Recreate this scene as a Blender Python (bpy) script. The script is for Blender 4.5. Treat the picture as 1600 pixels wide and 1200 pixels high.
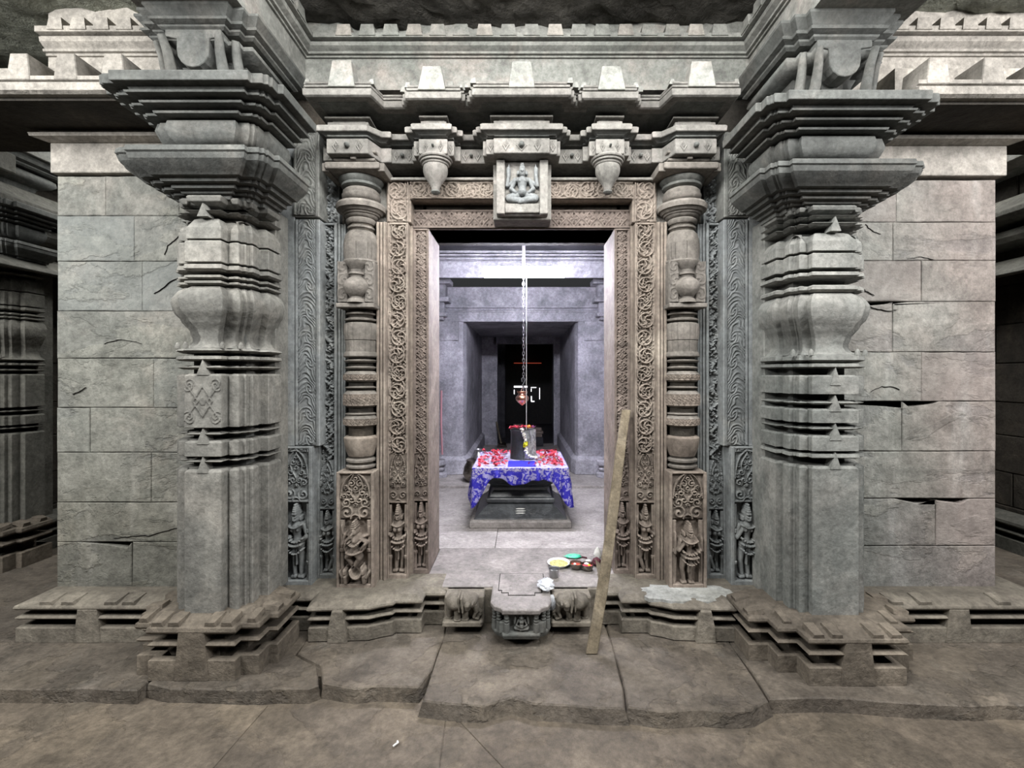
import bpy, math, random
import numpy as np
from mathutils import Vector
random.seed(7); RNG = np.random.RandomState(5)
for o in list(bpy.data.objects): bpy.data.objects.remove(o)
S = bpy.context.scene; C = S.collection
# ---------------------------------------------------------------- camera, world, light, exposure
F, CX, CY, H = 720.0, 815.0, 585.0, 1.5
cam = bpy.data.objects.new('camera', bpy.data.cameras.new('camera')); C.objects.link(cam)
cam.location = (0, 0, H); cam.rotation_euler = (math.pi/2, 0, 0)
cam.data.sensor_width = 36; cam.data.lens = 36*F/1600
cam.data.shift_x = -(CX-800)/1600; cam.data.shift_y = (CY-600)/1600
cam.data.clip_start = 0.05; S.camera = cam
w = bpy.data.worlds.new('world'); S.world = w; w.use_nodes = True
w.node_tree.nodes['Background'].inputs[0].default_value = (0.93, 0.97, 1.0, 1)
w.node_tree.nodes['Background'].inputs[1].default_value = 0.035
def area(name, loc, target, sx, sy, power, col):
    l = bpy.data.lights.new(name, 'AREA'); l.shape = 'RECTANGLE'; l.size = sx; l.size_y = sy
    l.energy = power; l.color = col
    o = bpy.data.objects.new(name, l); C.objects.link(o); o.location = loc
    o.rotation_euler = (Vector(target)-Vector(loc)).to_track_quat('-Z', 'Y').to_euler()
    return o
area('hall_added_light', (0, 1.35, 3.58), (0, 2.9, 1.5), 2.5, 0.9, 255, (1.0, 0.99, 0.965))  # added lamp above the view for assumed daylight; the ceiling over it is closed
area('side_added_light_left', (-3.6, 0.2, 3.35), (-2.3, 3.0, 1.9), 2.2, 0.8, 255, (1.0, 0.99, 0.97))  # added lamp out of view, lights the left wall; assumed daylight, no opening built
area('side_added_light_right', (3.6, 0.2, 3.35), (2.3, 3.0, 1.9), 2.2, 0.8, 255, (1.0, 0.98, 0.97))  # matching added lamp for the right wall, likewise without any built opening
area('aisle_fill_left', (-3.5, 4.6, 3.7), (-3.9, 4.6, 0), 1.0, 2.6, 120, (1.0, 0.99, 0.96))  # added lamp out of view, brightens the left aisle; no opening is built there
area('aisle_fill_right', (3.6, 4.6, 3.7), (4.0, 4.6, 0), 1.0, 2.6, 120, (1.0, 0.99, 0.96))  # same added fill lamp for the right aisle
S.view_settings.view_transform = 'Standard'; S.view_settings.look = 'None'
S.view_settings.gamma = 1; S.view_settings.use_curve_mapping = False
S.view_settings.exposure = 0.0

def PX(px, Y): return (px-CX)*Y/F
def PZ(py, Y): return H-(py-CY)*Y/F
def YF(py, z): return (H-z)*F/(py-CY)
# ---------------------------------------------------------------- materials
def lin(h):
    h = h.lstrip('#'); r = []
    for i in (0, 2, 4):
        c = int(h[i:i+2], 16)/255; r.append(c/12.92 if c <= .04045 else ((c+.055)/1.055)**2.4)
    return (*r, 1)
MATS = {}
def stone(name, c1, c2, c3=None, rough=.85, bump=.5, scale=1.0, streak=None, spec=.25, hue=None, edge=True, flake=0, patch=None):
    m = bpy.data.materials.new(name); m.use_nodes = True; n = m.node_tree.nodes; L = m.node_tree.links
    b = n['Principled BSDF']; b.inputs['Roughness'].default_value = rough; b.inputs['Specular IOR Level'].default_value = spec
    g = n.new('ShaderNodeNewGeometry'); pos = g.outputs['Position']
    def noise(sc, det=6, r=.6, vec=None, dist=0):
        t = n.new('ShaderNodeTexNoise'); t.inputs['Scale'].default_value = sc; t.inputs['Detail'].default_value = det
        t.inputs['Roughness'].default_value = r; t.inputs['Distortion'].default_value = dist
        L.new(vec or pos, t.inputs['Vector']); return t.outputs['Fac']
    def rng(v, a, bb, c=0, d=1):
        t = n.new('ShaderNodeMapRange'); L.new(v, t.inputs[0])
        for i, x in enumerate((a, bb, c, d)): t.inputs[i+1].default_value = x
        return t.outputs[0]
    def lin(h, _l=globals()['lin']): return tuple(x*.62 for x in _l(h)[:3])+(1,)
    def mix(f, a, bb, mode='MIX'):
        t = n.new('ShaderNodeMix'); t.data_type = 'RGBA'; t.blend_type = mode
        if isinstance(f, float): t.inputs[0].default_value = f
        else: L.new(f, t.inputs[0])
        for i, x in ((6, a), (7, bb)):
            if isinstance(x, tuple): t.inputs[i].default_value = x
            else: L.new(x, t.inputs[i])
        return t.outputs[2]
    col = mix(rng(noise(1.3*scale, 5), .38, .62), lin(c1), lin(c2))
    if c3: col = mix(rng(noise(3.1*scale, 7, .65, dist=.6), .5, .68, 0, .75), col, lin(c3))
    if patch:
        pc, axis, a, bb, amt = patch
        sep = n.new('ShaderNodeSeparateXYZ'); L.new(pos, sep.inputs[0])
        ad = n.new('ShaderNodeMath'); ad.operation = 'MULTIPLY_ADD'; L.new(noise(1.7, 6), ad.inputs[0]); ad.inputs[1].default_value = 1.0
        L.new(sep.outputs[axis], ad.inputs[2])
        col = mix(rng(ad.outputs[0], a+.5, bb+.5, 0, amt), col, lin(pc))
    if streak:
        mp = n.new('ShaderNodeMapping'); L.new(pos, mp.inputs[0]); mp.inputs['Scale'].default_value = (5, 5, .7)
        col = mix(rng(noise(1.0, 5, .6, mp.outputs[0]), .56, .72, 0, .38), col, lin(streak))
    if flake:
        mpf = n.new('ShaderNodeMapping'); L.new(pos, mpf.inputs[0]); mpf.inputs['Scale'].default_value = (1, 1, 2.1)
        fk = rng(noise(2.1*flake, 9, .62, mpf.outputs[0], .3), .50, .522); fk2 = rng(noise(3.7*flake, 9, .6, mpf.outputs[0], .5), .57, .59)
        col = mix(fk2, mix(fk, col, (1.14, 1.13, 1.10, 1), 'MULTIPLY'), (.86, .87, .87, 1), 'MULTIPLY')
    gr = rng(noise(34*scale, 6, .75), .32, .68, .66, 1.28)
    col = mix(1.0, col, gr, 'MULTIPLY')
    col = mix(1.0, col, rng(noise(5.5*scale, 7, .7, dist=.4), .34, .6, .68, 1.08), 'MULTIPLY')
    oi = n.new('ShaderNodeObjectInfo')
    col = mix(1.0, col, rng(oi.outputs['Random'], 0, 1, .92, 1.08), 'MULTIPLY')
    if hue:
        col = mix(rng(oi.outputs['Random'], .62, .95, 0, .4), col, lin(hue))
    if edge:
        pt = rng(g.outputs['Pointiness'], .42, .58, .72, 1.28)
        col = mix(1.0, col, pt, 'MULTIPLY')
    L.new(col, b.inputs['Base Color'])
    a1 = noise(9*scale, 6, .6); a2 = noise(70*scale, 4, .7)
    ad = n.new('ShaderNodeMath'); ad.operation = 'MULTIPLY_ADD'; L.new(a2, ad.inputs[0]); ad.inputs[1].default_value = .22; L.new(a1, ad.inputs[2])
    hgt = ad.outputs[0]
    if flake:
        for q, am in ((fk, .35), (fk2, .22)):
            a3 = n.new('ShaderNodeMath'); a3.operation = 'MULTIPLY_ADD'; L.new(q, a3.inputs[0]); a3.inputs[1].default_value = am; L.new(hgt, a3.inputs[2]); hgt = a3.outputs[0]
    bp = n.new('ShaderNodeBump'); bp.inputs['Strength'].default_value = bump; bp.inputs['Distance'].default_value = .03
    L.new(hgt, bp.inputs['Height']); L.new(bp.outputs[0], b.inputs['Normal'])
    MATS[name] = m; return m
def lin6(h): return tuple(x*.66 for x in lin(h)[:3])+(1,)
def plain(name, col, rough=.5, metal=0, emit=0, ecol=None, sub=0, noise_to=None, nscale=20, nlo=.45, nhi=.55, coat=0, bump=0, alpha=None):
    m = bpy.data.materials.new(name); m.use_nodes = True; n = m.node_tree.nodes; L = m.node_tree.links
    b = n['Principled BSDF']; b.inputs['Roughness'].default_value = rough; b.inputs['Metallic'].default_value = metal
    b.inputs['Base Color'].default_value = lin6(col); b.inputs['Coat Weight'].default_value = coat
    tc = n.new('ShaderNodeTexCoord')
    t = n.new('ShaderNodeTexNoise'); t.inputs['Scale'].default_value = nscale; t.inputs['Detail'].default_value = 4; t.inputs['Distortion'].default_value = .8
    L.new(tc.outputs['Object'], t.inputs['Vector'])
    r = n.new('ShaderNodeMapRange'); L.new(t.outputs['Fac'], r.inputs[0]); r.inputs[1].default_value = nlo; r.inputs[2].default_value = nhi
    x = n.new('ShaderNodeMix'); x.data_type = 'RGBA'; L.new(r.outputs[0], x.inputs[0])
    q6 = lin if metal else lin6
    x.inputs[6].default_value = q6(col); x.inputs[7].default_value = q6(noise_to or col); L.new(x.outputs[2], b.inputs['Base Color'])
    if bump:
        bp = n.new('ShaderNodeBump'); bp.inputs['Strength'].default_value = bump; bp.inputs['Distance'].default_value = .01
        L.new(t.outputs['Fac'], bp.inputs['Height']); L.new(bp.outputs[0], b.inputs['Normal'])
    if emit: b.inputs['Emission Color'].default_value = lin(ecol or col); b.inputs['Emission Strength'].default_value = emit
    MATS[name] = m; return m
mWallL = stone('wall_stone_left', '#989892', '#84857f', '#a39f97', streak='#bab8b2', bump=.6, hue='#848b8b', edge=False, flake=.62, patch=('#6f6d62', 2, 1.15, .55, .55))
mWallR = stone('wall_stone_right', '#969894', '#868883', '#a3a19b', streak='#c2c3c0', bump=.5, hue='#8f8480', edge=False, flake=.4, patch=('#8e827e', 0, 2.15, 2.7, .7))
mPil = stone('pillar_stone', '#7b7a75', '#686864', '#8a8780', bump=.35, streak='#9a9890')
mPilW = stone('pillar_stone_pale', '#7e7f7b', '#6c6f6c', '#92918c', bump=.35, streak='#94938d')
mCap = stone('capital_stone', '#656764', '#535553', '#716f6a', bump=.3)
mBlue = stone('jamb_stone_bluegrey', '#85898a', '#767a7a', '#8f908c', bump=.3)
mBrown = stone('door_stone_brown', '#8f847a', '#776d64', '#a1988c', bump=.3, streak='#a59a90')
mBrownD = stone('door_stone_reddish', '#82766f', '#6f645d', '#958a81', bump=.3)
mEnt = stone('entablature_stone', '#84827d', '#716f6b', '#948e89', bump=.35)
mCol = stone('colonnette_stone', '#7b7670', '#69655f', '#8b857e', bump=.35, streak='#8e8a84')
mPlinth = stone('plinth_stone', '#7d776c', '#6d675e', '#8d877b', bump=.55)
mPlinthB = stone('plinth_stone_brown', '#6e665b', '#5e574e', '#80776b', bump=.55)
mFloor = stone('floor_stone', '#746a5e', '#625a50', '#857a6c', bump=.55, rough=.7, edge=False, flake=.6)
mSlab = stone('floor_slab_stone', '#71695f', '#5c554d', '#81786d', bump=.65, rough=.7, edge=False, flake=.8, streak='#858079')
mCeil = stone('ceiling_stone', '#6a6761', '#55534e', '#7a7770', bump=1.0, edge=False)
mCeilG = stone('ceiling_stone_green', '#a3a698', '#85887c', '#b4b6a8', bump=1.0, edge=False, streak='#8a8c84')
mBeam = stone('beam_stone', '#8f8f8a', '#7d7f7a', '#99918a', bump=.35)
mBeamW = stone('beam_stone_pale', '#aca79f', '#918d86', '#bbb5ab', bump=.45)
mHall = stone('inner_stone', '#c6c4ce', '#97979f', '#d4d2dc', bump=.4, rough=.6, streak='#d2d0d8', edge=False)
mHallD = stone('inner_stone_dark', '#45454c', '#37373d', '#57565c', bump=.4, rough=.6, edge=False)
mHallF = stone('inner_floor_stone', '#bdb7b4', '#aca6a3', '#c6c0bd', bump=.35, rough=.55, edge=False)
mSill = stone('sill_stone', '#a19b98', '#918c89', '#b0aaa6', bump=.5, rough=.6, edge=False)
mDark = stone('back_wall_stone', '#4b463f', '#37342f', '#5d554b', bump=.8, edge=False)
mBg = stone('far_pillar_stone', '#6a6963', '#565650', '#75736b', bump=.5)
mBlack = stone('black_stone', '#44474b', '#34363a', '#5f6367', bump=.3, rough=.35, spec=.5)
mPlast = stone('lime_smear', '#c9cdce', '#a3a49f', '#d9dcdd', bump=.6, edge=False)
mWood = stone('weathered_wood', '#877c69', '#6f6554', '#9a8f7c', bump=.25, scale=2.2, edge=False)
mSteel = plain('steel', '#a9aaad', .3, .92)
mSteelD = plain('steel_dull', '#8e8880', .35, 1.0, noise_to='#6e6861')
mSilver = plain('silver_cloth', '#c4c6c8', .35, .4, noise_to='#8d8f92', nscale=18)
mCopper = plain('copper', '#c98f78', .28, 1.0, noise_to='#e0b8a8', nscale=8)
mChain = plain('chain_metal', '#9a979c', .4, .8)
mClothB = plain('blue_cloth', '#2a22b8', .75, noise_to='#a9a4da', nscale=26, nlo=.50, nhi=.56)
mClothW = plain('blue_white_cloth', '#bab5cc', .8, noise_to='#6a5fd0', nscale=22, nlo=.58, nhi=.64)
mClothT = plain('border_cloth', '#bcb7d6', .8, noise_to='#4439b8', nscale=60, nlo=.48, nhi=.54)
mClothI = plain('cloth_inner_blue', '#1d16c8', .7)
mRed = plain('red_petal', '#d4203c', .6, noise_to='#f0637e', nscale=40, nlo=.42, nhi=.62)
mPink = plain('pink_petal', '#ee86c0', .6, noise_to='#f7b4dc', nscale=40)
mOrange = plain('marigold_petal', '#f28a12', .6, noise_to='#f7b520', nscale=60)
mWhite = plain('white_petal', '#f1efe6', .6, noise_to='#dcd9c8', nscale=60)
mYellow = plain('yellow_petal', '#e8e015', .6, noise_to='#b8c010', nscale=40)
mPaper = plain('white_paper', '#eeeeea', .6, noise_to='#dcdcd8')
mFood = plain('yellow_food', '#d9cf88', .7, noise_to='#a9a668', nscale=60, bump=.6)
mPowder = plain('orange_powder', '#c4552a', .8, noise_to='#a3231c', nscale=40)
mGreen = plain('green_plastic', '#22b48c', .35, noise_to='#5ccaa8')
mMaroon = plain('maroon_cloth', '#5a2330', .85, noise_to='#43202a', nscale=30, bump=.5)
mPlastic = plain('clear_crumpled_plastic', '#c9cdd3', .2, noise_to='#f2f4f6', nscale=35, nlo=.5, nhi=.6, coat=.6)
mTube = plain('tube_light', '#ffffff', .4, emit=350, ecol='#f2f1ff')
mSlit = plain('daylight_slit', '#ffffff', .5, emit=2.5, ecol='#eceaf2')
mRedSlit = plain('red_glow', '#e8503a', .5, emit=.5, ecol='#e06048')
mShut = plain('dark_shutter', '#1c1a1a', .7, noise_to='#26221f')
mAsh = plain('ash_paint', '#e9e9e6', .9)
mPipe = plain('pink_pipe', '#c98f96', .5)

# ---------------------------------------------------------------- mesh helpers
class MB:
    def __init__(s): s.v = []; s.f = []
    def add(s, v, f):
        b = len(s.v); s.v += [tuple(p) for p in v]; s.f += [tuple(b+i for i in q) for q in f]; return s
    def box(s, x0, x1, y0, y1, z0, z1):
        return s.add([(x0,y0,z0),(x1,y0,z0),(x1,y1,z0),(x0,y1,z0),(x0,y0,z1),(x1,y0,z1),(x1,y1,z1),(x0,y1,z1)],
                     [(0,3,2,1),(4,5,6,7),(0,1,5,4),(1,2,6,5),(2,3,7,6),(3,0,4,7)])
    def loft(s, rings, cap=True):
        n = len(rings[0]); b = len(s.v)
        for r in rings: s.v += [tuple(p) for p in r]
        for k in range(len(rings)-1):
            for i in range(n):
                j = (i+1) % n; a = b+k*n
                s.f.append((a+i, a+j, a+n+j, a+n+i))
        if cap: s.f.append(tuple(b+i for i in reversed(range(n)))); s.f.append(tuple(b+(len(rings)-1)*n+i for i in range(n)))
        return s
    def plan(s, pts, prof, z=0, cx=0, cy=0, ymax=None):          # offset-swept moulding: prof = [(z, offset)]
        ym = 1e9 if ymax is None else ymax
        return s.loft([[(x+cx, min(y+cy, ym), z+zz) for x, y in offset(pts, o)] for zz, o in prof])
    def lathe(s, prof, cx=0, cy=0, n=28, z=0, sq=None):
        return s.loft([[(cx+r*math.cos(a), cy+r*math.sin(a), z+zz) for a in [2*math.pi*i/n for i in range(n)]] for zz, r in prof])
    def tube(s, pts, r, n=8):
        pts = [Vector(p) for p in pts]; rings = []
        rr = r if isinstance(r, (list, tuple)) else [r]*len(pts)
        for i, p in enumerate(pts):
            d = (pts[min(i+1, len(pts)-1)]-pts[max(i-1, 0)]).normalized()
            u = d.cross(Vector((0.13, 0.99, 0.05))); u = u.normalized() if u.length > .05 else Vector((1,0,0))
            v = d.cross(u)
            rings.append([p+(u*math.cos(a)+v*math.sin(a))*rr[i] for a in [2*math.pi*k/n for k in range(n)]])
        return s.loft(rings)
    def prism_xz(s, pts, y0, y1):                     # polygon in XZ, extruded along Y (front y0)
        n = len(pts); b = len(s.v)
        s.v += [(x, y0, z) for x, z in pts]+[(x, y1, z) for x, z in pts]
        s.f.append(tuple(b+i for i in range(n))); s.f.append(tuple(b+n+i for i in reversed(range(n))))
        for i in range(n):
            j = (i+1) % n; s.f.append((b+i, b+n+i, b+n+j, b+j))
        return s
    def build(s, name, mat, parent=None, smooth=None, bevel=0):
        me = bpy.data.meshes.new(name); me.from_pydata(s.v, [], s.f); me.materials.append(mat)
        import bmesh
        bm = bmesh.new(); bm.from_mesh(me); bmesh.ops.recalc_face_normals(bm, faces=bm.faces); bm.to_mesh(me); bm.free()
        if smooth:
            me.polygons.foreach_set('use_smooth', [True]*len(me.polygons)); me.set_sharp_from_angle(angle=math.radians(smooth))
        me.update()
        return link(name, me, parent, bevel)
def link(name, me, parent=None, bevel=0):
    o = bpy.data.objects.new(name, me); C.objects.link(o)
    if parent is not None: o.parent = parent; o.location = -world_loc(parent)
    if bevel:
        m = o.modifiers.new('bevel', 'BEVEL'); m.width = bevel; m.segments = 1; m.limit_method = 'ANGLE'; m.angle_limit = math.radians(40)
    return o
def world_loc(p):
    l = Vector((0,0,0))
    while p is not None: l = l+Vector(p.location); p = p.parent
    return l
def thing(name, label, cat, loc=(0,0,0), group=None):
    o = bpy.data.objects.new(name, None); C.objects.link(o); o.location = loc; o.empty_display_size = .05
    return tag(o, label, cat, group)
def tag(o, label, cat, group=None):
    o['label'] = label; o['category'] = cat
    if group: o['group'] = group
    return o
def struct(name, label=None, cat=None):
    o = bpy.data.objects.new(name, None); C.objects.link(o); o['kind'] = 'structure'
    if label: o['label'] = label
    if cat: o['category'] = cat
    return o
def struct_tag(o, label, cat): o['kind'] = 'structure'; return tag(o, label, cat)
def offset(pts, d):
    n = len(pts); out = []
    A = sum(pts[i][0]*pts[(i+1) % n][1]-pts[(i+1) % n][0]*pts[i][1] for i in range(n)); sg = 1 if A > 0 else -1
    for i in range(n):
        p0 = Vector(pts[i-1]); p1 = Vector(pts[i]); p2 = Vector(pts[(i+1) % n])
        e1 = (p1-p0).normalized(); e2 = (p2-p1).normalized()
        n1 = Vector((e1.y, -e1.x))*sg; n2 = Vector((e2.y, -e2.x))*sg
        k = n1+n2; q = k.dot(k)
        m = k*(2/q) if q > .3 else k
        out.append((p1.x+m.x*d, p1.y+m.y*d))
    return out
def redent(a1, E1, a2, E2, a3, sx=1.0, ch=0):
    q = [(a1, -E1), (a1, -E2), (a2, -E2), (a2, -a3), (a3, -a3), (a3, -a2), (E2, -a2), (E2, -a1), (E1, -a1)]
    if ch: q = [(a1, -E1), (a1, -E2+.013), (a1+ch, -E2+.013), (a1+ch, -E2), (a2, -E2), (a2, -a3), (a3, -a3), (a3, -a2), (E2, -a2), (E2, -a1-ch), (E2-.013, -a1-ch), (E2-.013, -a1), (E1, -a1)]
    pts = []
    for k in range(4):
        for x, y in q:
            for _ in range(k): x, y = -y, x
            pts.append((x*(sx if abs(x) > a1+.01 else 1), y))
    return pts
# ---- relief height fields -------------------------------------------------
def grid_mesh(name, x0, z0, w, h, y, fn, mat, parent, cell=.0035, flip=False, mask=False, smooth=True, horiz=False):
    nx = max(4, int(w/cell)); nz = max(4, int(h/cell))
    u = np.linspace(0, w, nx+1); v = np.linspace(0, h, nz+1); U, V = np.meshgrid(u, v)
    UU = w-U if flip else U
    Hh = fn(V, UU) if horiz else fn(UU, V)
    P = np.stack([x0+U, y-Hh, z0+V], -1).reshape(-1, 3)
    i = np.arange((nx+1)*(nz+1)).reshape(nz+1, nx+1)
    Q = np.stack([i[:-1,:-1], i[:-1,1:], i[1:,1:], i[1:,:-1]], -1).reshape(-1, 4)
    if mask:
        ok = Hh.reshape(-1) > -.5; keep = ok[Q].any(1)
        Q = Q[keep]; P[~ok, 1] = y+.004
        used = np.unique(Q); rm = -np.ones(len(P), int); rm[used] = np.arange(len(used)); P = P[used]; Q = rm[Q]
    me = bpy.data.meshes.new(name)
    me.vertices.add(len(P)); me.vertices.foreach_set('co', P.astype(np.float32).ravel())
    me.loops.add(len(Q)*4); me.loops.foreach_set('vertex_index', Q.astype(np.int32).ravel())
    me.polygons.add(len(Q)); me.polygons.foreach_set('loop_start', np.arange(0, len(Q)*4, 4, dtype=np.int32))
    me.polygons.foreach_set('use_smooth', np.ones(len(Q), bool))
    me.materials.append(mat); me.update(); me.validate()
    return link(name, me, parent)
def wob(U, V, s, k):
    a = RNG.RandomState(k) if hasattr(RNG, 'RandomState') else np.random.RandomState(k)
    p = a.rand(8)*6.28
    return (np.sin(U*s+p[0]+1.7*np.sin(V*s*.8+p[1]))*np.sin(V*s*1.1+p[2]+1.5*np.sin(U*s*.9+p[3]))
            + .6*np.sin(U*s*2.1+p[4]+1.2*np.sin(V*s*1.9+p[5]))*np.sin(V*s*2.3+p[6]))/1.6
def border(U, w, e=.008, t=.006):
    return np.where((U < e) | (U > w-e), t, 0)
def f_scroll(w, depth=.022, seed=1):                  # deep vine medallions
    def fn(U, V):
        p = w*1.0; k = np.floor(V/p); cy = (k+.5)*p; side = np.where(k % 2 == 0, 1, -1)
        dx = (U-w/2-side*.05*w)*side; dy = V-cy; r = np.hypot(dx, dy)/w; th = np.arctan2(dy, dx)
        ring = np.exp(-((r-.40)/.045)**2)
        arms = np.clip(np.cos(4*th+r*17+k*1.3+.8*wob(U, V, 5/w, seed)), -.2, 1)*(r < .37)
        leaf = np.clip(wob(U, V, 15/w, seed+3)*1.6, -.5, 1)
        st = np.exp(-((U-w/2-.36*w*np.cos(math.pi*V/p+.6))/(.05*w))**2)
        h = np.maximum.reduce([ring, .85*arms, .75*leaf, .9*st])
        e = np.clip(np.minimum(U, w-U)/(.09*w), 0, 1)
        return -depth+depth*np.clip(h, 0, 1)*np.clip(e*1.3-.2, 0, 1)+np.where(e < .8, depth*.95, 0)*(e < .8)
    return fn
def f_lattice(w, depth=.009, seed=1):
    def fn(U, V):
        p = w*.86; u = U/w-.5; v = (V/p) % 1-.5; k = np.floor(V/p)
        d = np.abs(np.abs(u)*1.1+np.abs(v)-.42); li = np.exp(-(d/.05)**2)
        r = np.hypot(u, v*.86); fl = (r < .24)*np.clip(.5+.5*np.cos(6*np.arctan2(v, u)+k), 0, 1)
        drill = -(np.exp(-((np.abs(u)-.33)**2+(np.abs(v)-.36)**2)/.0022)+np.exp(-((np.abs(u)-.3)**2+(v)**2)/.003))
        sp = .5*wob(U, V, 17/w, seed)
        h = np.clip(np.maximum(li, fl*.9)+.35*sp, -.4, 1)+1.6*drill
        e = np.minimum(U, w-U)/w
        return np.where(e < .09, 0, -depth+depth*h)
    return fn
def f_wave(w, depth=.006, seed=1):                    # shallow incised fronds
    def fn(U, V):
        p = w*1.15; u = U/w
        k = np.floor(V/p+.5*u); ph = V/p+.5*u-k
        c = (V/p - .9*np.sin(u*2.6+.4) + .22*wob(U, V, 3.2/w, seed))*5.0
        li = np.abs((c % 1)-.5)*2; h = np.clip((li-.45)*3, 0, 1)
        curl = np.hypot(u-.62, ph-.5); sc = np.clip(np.cos(curl*42-2*np.arctan2(ph-.5, u-.62))*1.5, 0, 1)
        h = np.where(curl < .23, sc, h)
        e = np.minimum(U, w-U)/w
        return np.where(e < .08, .002, -depth+depth*h)+np.where(np.abs(e-.1) < .012, -.006, 0)
    return fn
def f_leaf(w, depth=.034, seed=1):                    # open-work foliage
    def fn(U, V):
        a = wob(U, V, 9/w, seed); b = wob(U, V, 16/w, seed+5)
        c = np.exp(-((U-w/2-.25*w*np.sin(V*4.2/w))/(.17*w))**2)
        h = np.clip(.95*c+.75*a+.5*b, 0, 1)
        e = np.minimum(U, w-U)/w
        return -depth+depth*.85*h**.8*(e > .02)
    return fn
def f_foliage(w, hh, seed=1, arch=True, depth=.014):  # symmetric crest of curling leaves (V from niche top)
    asp = hh/w
    cs = [(.27, .13*asp, .21), (.30, .36*asp, .15), (.12, .42*asp, .13), (.36, .50*asp, .10), (.22, .58*asp, .13), (.0, .66*asp, .11), (.13, .78*asp, .12), (.32, .70*asp, .08), (0, .90*asp, .10), (.03, .30*asp, .07)]
    def fn(U, V):
        x = np.abs((U-w/2)/w); z = V/w; zz = V/hh
        out = np.full(U.shape, -.35)
        for k, (cx_, cz_, R) in enumerate(cs):
            dx, dz = x-cx_, z-cz_; r_ = np.hypot(dx, dz); th = np.arctan2(dz, dx)
            sp = np.cos(r_/R*8.5-th*(1 if k % 2 else -1)+seed)
            out = np.where(r_ < R, np.maximum(out, .15+.85*np.clip(sp*1.4, -.6, 1)*(1.15-r_/R*.5)), out)
        stem = np.exp(-((x-.10-.12*np.sin(z*5+seed))/.022)**2)*(zz > .3)
        out = np.maximum(out, stem*.9)
        lim = .49*np.sqrt(np.clip(1-np.clip((zz-.45)/.56, 0, 1)**2, 0, 1))
        rim = np.abs(x-lim+.025) < .022
        out = np.where(x > lim, -.1, out); out = np.where(rim & (zz > .45), 1.0, out)
        ar = np.hypot(x, (z+.02)*1.0); out = np.where((ar < .13), .2, out); out = np.where(np.abs(ar-.15) < .022, 1.0, out)
        return -depth+depth*np.clip(out, -.3, 1.1)
    return fn
def caps(prims, sx, sz, X0, Z0, depth, base):         # union of inflated capsules -> height, -1 outside
    def fn(U, V):
        x = (U-X0)/sx; z = (V-Z0)/sz; asp = sz/sx; out = np.full(U.shape, -1.0)
        for (x1, z1, r1, x2, z2, r2, hb) in prims:
            dx, dz = x2-x1, z2-z1; q = dx*dx+dz*dz+1e-9
            t = np.clip(((x-x1)*dx+(z-z1)*dz)/q, 0, 1); rr = r1+(r2-r1)*t
            d = np.hypot(x-x1-dx*t, z-z1-dz*t)/rr
            hgt = base+depth*(hb+np.sqrt(np.clip(1-d*d, 0, 1))*rr*5.5)
            out = np.where(d < 1, np.maximum(out, hgt), out)
        return out
    return fn
def figure_prims(pose=0, s=1):
    P = []
    def c(x1, z1, r1, x2, z2, r2, h=0): P.append((x1*s, z1, r1, x2*s, z2, r2, h))
    sw = [.0, .03, -.03, .02][pose % 4]
    c(-.055, .04, .035, -.06+sw, .25, .05, .1); c(-.06+sw, .25, .05, -.06, .44, .075, .1)
    if pose % 4 == 1: c(.02, .06, .035, .10, .22, .05, .2); c(.10, .22, .05, .05, .44, .075, .2)
    else: c(.055, .04, .035, .06+sw, .25, .05, .1); c(.06+sw, .25, .05, .05, .44, .075, .1)
    c(-.10, .02, .024, -.04, .03, .03, .2); c(.03, .03, .03, .10, .02, .024, .2)
    c(-.06, .46, .08, .06, .46, .08, .15); c(0, .50, .07, 0, .58, .065, .2)
    c(0, .58, .07, 0, .68, .10, .2); c(-.10, .69, .05, .10, .69, .05, .2)
    if pose % 2 == 0 and s > 0: c(-.05, .66, .035, -.05, .66, .035, .55); c(.05, .66, .035, .05, .66, .035, .55)
    else: c(-.045, .64, .042, -.045, .64, .042, .6); c(.045, .64, .042, .045, .64, .042, .6)
    c(-.14, .69, .045, -.185, .56, .036, .25); c(-.185, .56, .034, -.09, .56+.05*(pose % 3), .03, .45)
    c(.14, .69, .045, .185, .56, .036, .25)
    if pose % 3 == 1: c(.185, .56, .034, .17, .73, .03, .45); c(.17, .75, .035, .16, .82, .02, .4)
    else: c(.185, .56, .034, .10, .50, .03, .45)
    if pose % 2 == 1: c(-.19, .5, .03, -.2, .05, .024, .1)
    c(0, .74, .035, 0, .77, .035, .3); c(0, .80, .062, 0, .83, .058, .35)
    c(0, .80, .012, 0, .82, .01, .85); c(-.022, .825, .010, -.018, .825, .010, .75); c(.018, .825, .010, .022, .825, .010, .75)
    c(-.015, .785, .009, .015, .785, .009, .78); c(-.07, .81, .02, -.07, .78, .022, .35); c(.07, .81, .02, .07, .78, .022, .35)
    for z, r in ((.865, .062), (.895, .052), (.92, .042), (.945, .032), (.975, .018)): c(-r*.4, z, .018, r*.4, z, .018, .5+r*3)
    c(0, .86, .06, 0, .97, .02, .25)
    for k in range(7):                                 # necklace, belt and skirt swags
        a = -.5+k/6; x = a*.2
        c(x, .715-.03*(1-4*a*a), .012, x+.02, .715-.03*(1-4*(a+.1)**2), .012, .75)
        c(x*1.1, .475-.02*(1-4*a*a), .013, x*1.1+.02, .475-.02*(1-4*a*a), .013, .8)
        c(x*1.1, .40-.05*(1-4*a*a), .010, x*1.1+.02, .40-.05*(1-4*a*a), .010, .75)
        c(x*1.3, .55-.05*(1-4*a*a), .012, x*1.3+.02, .55-.05*(1-4*a*a), .012, .72)
    c(0, .44, .02, 0, .2, .018, .35)
    return P
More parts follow.
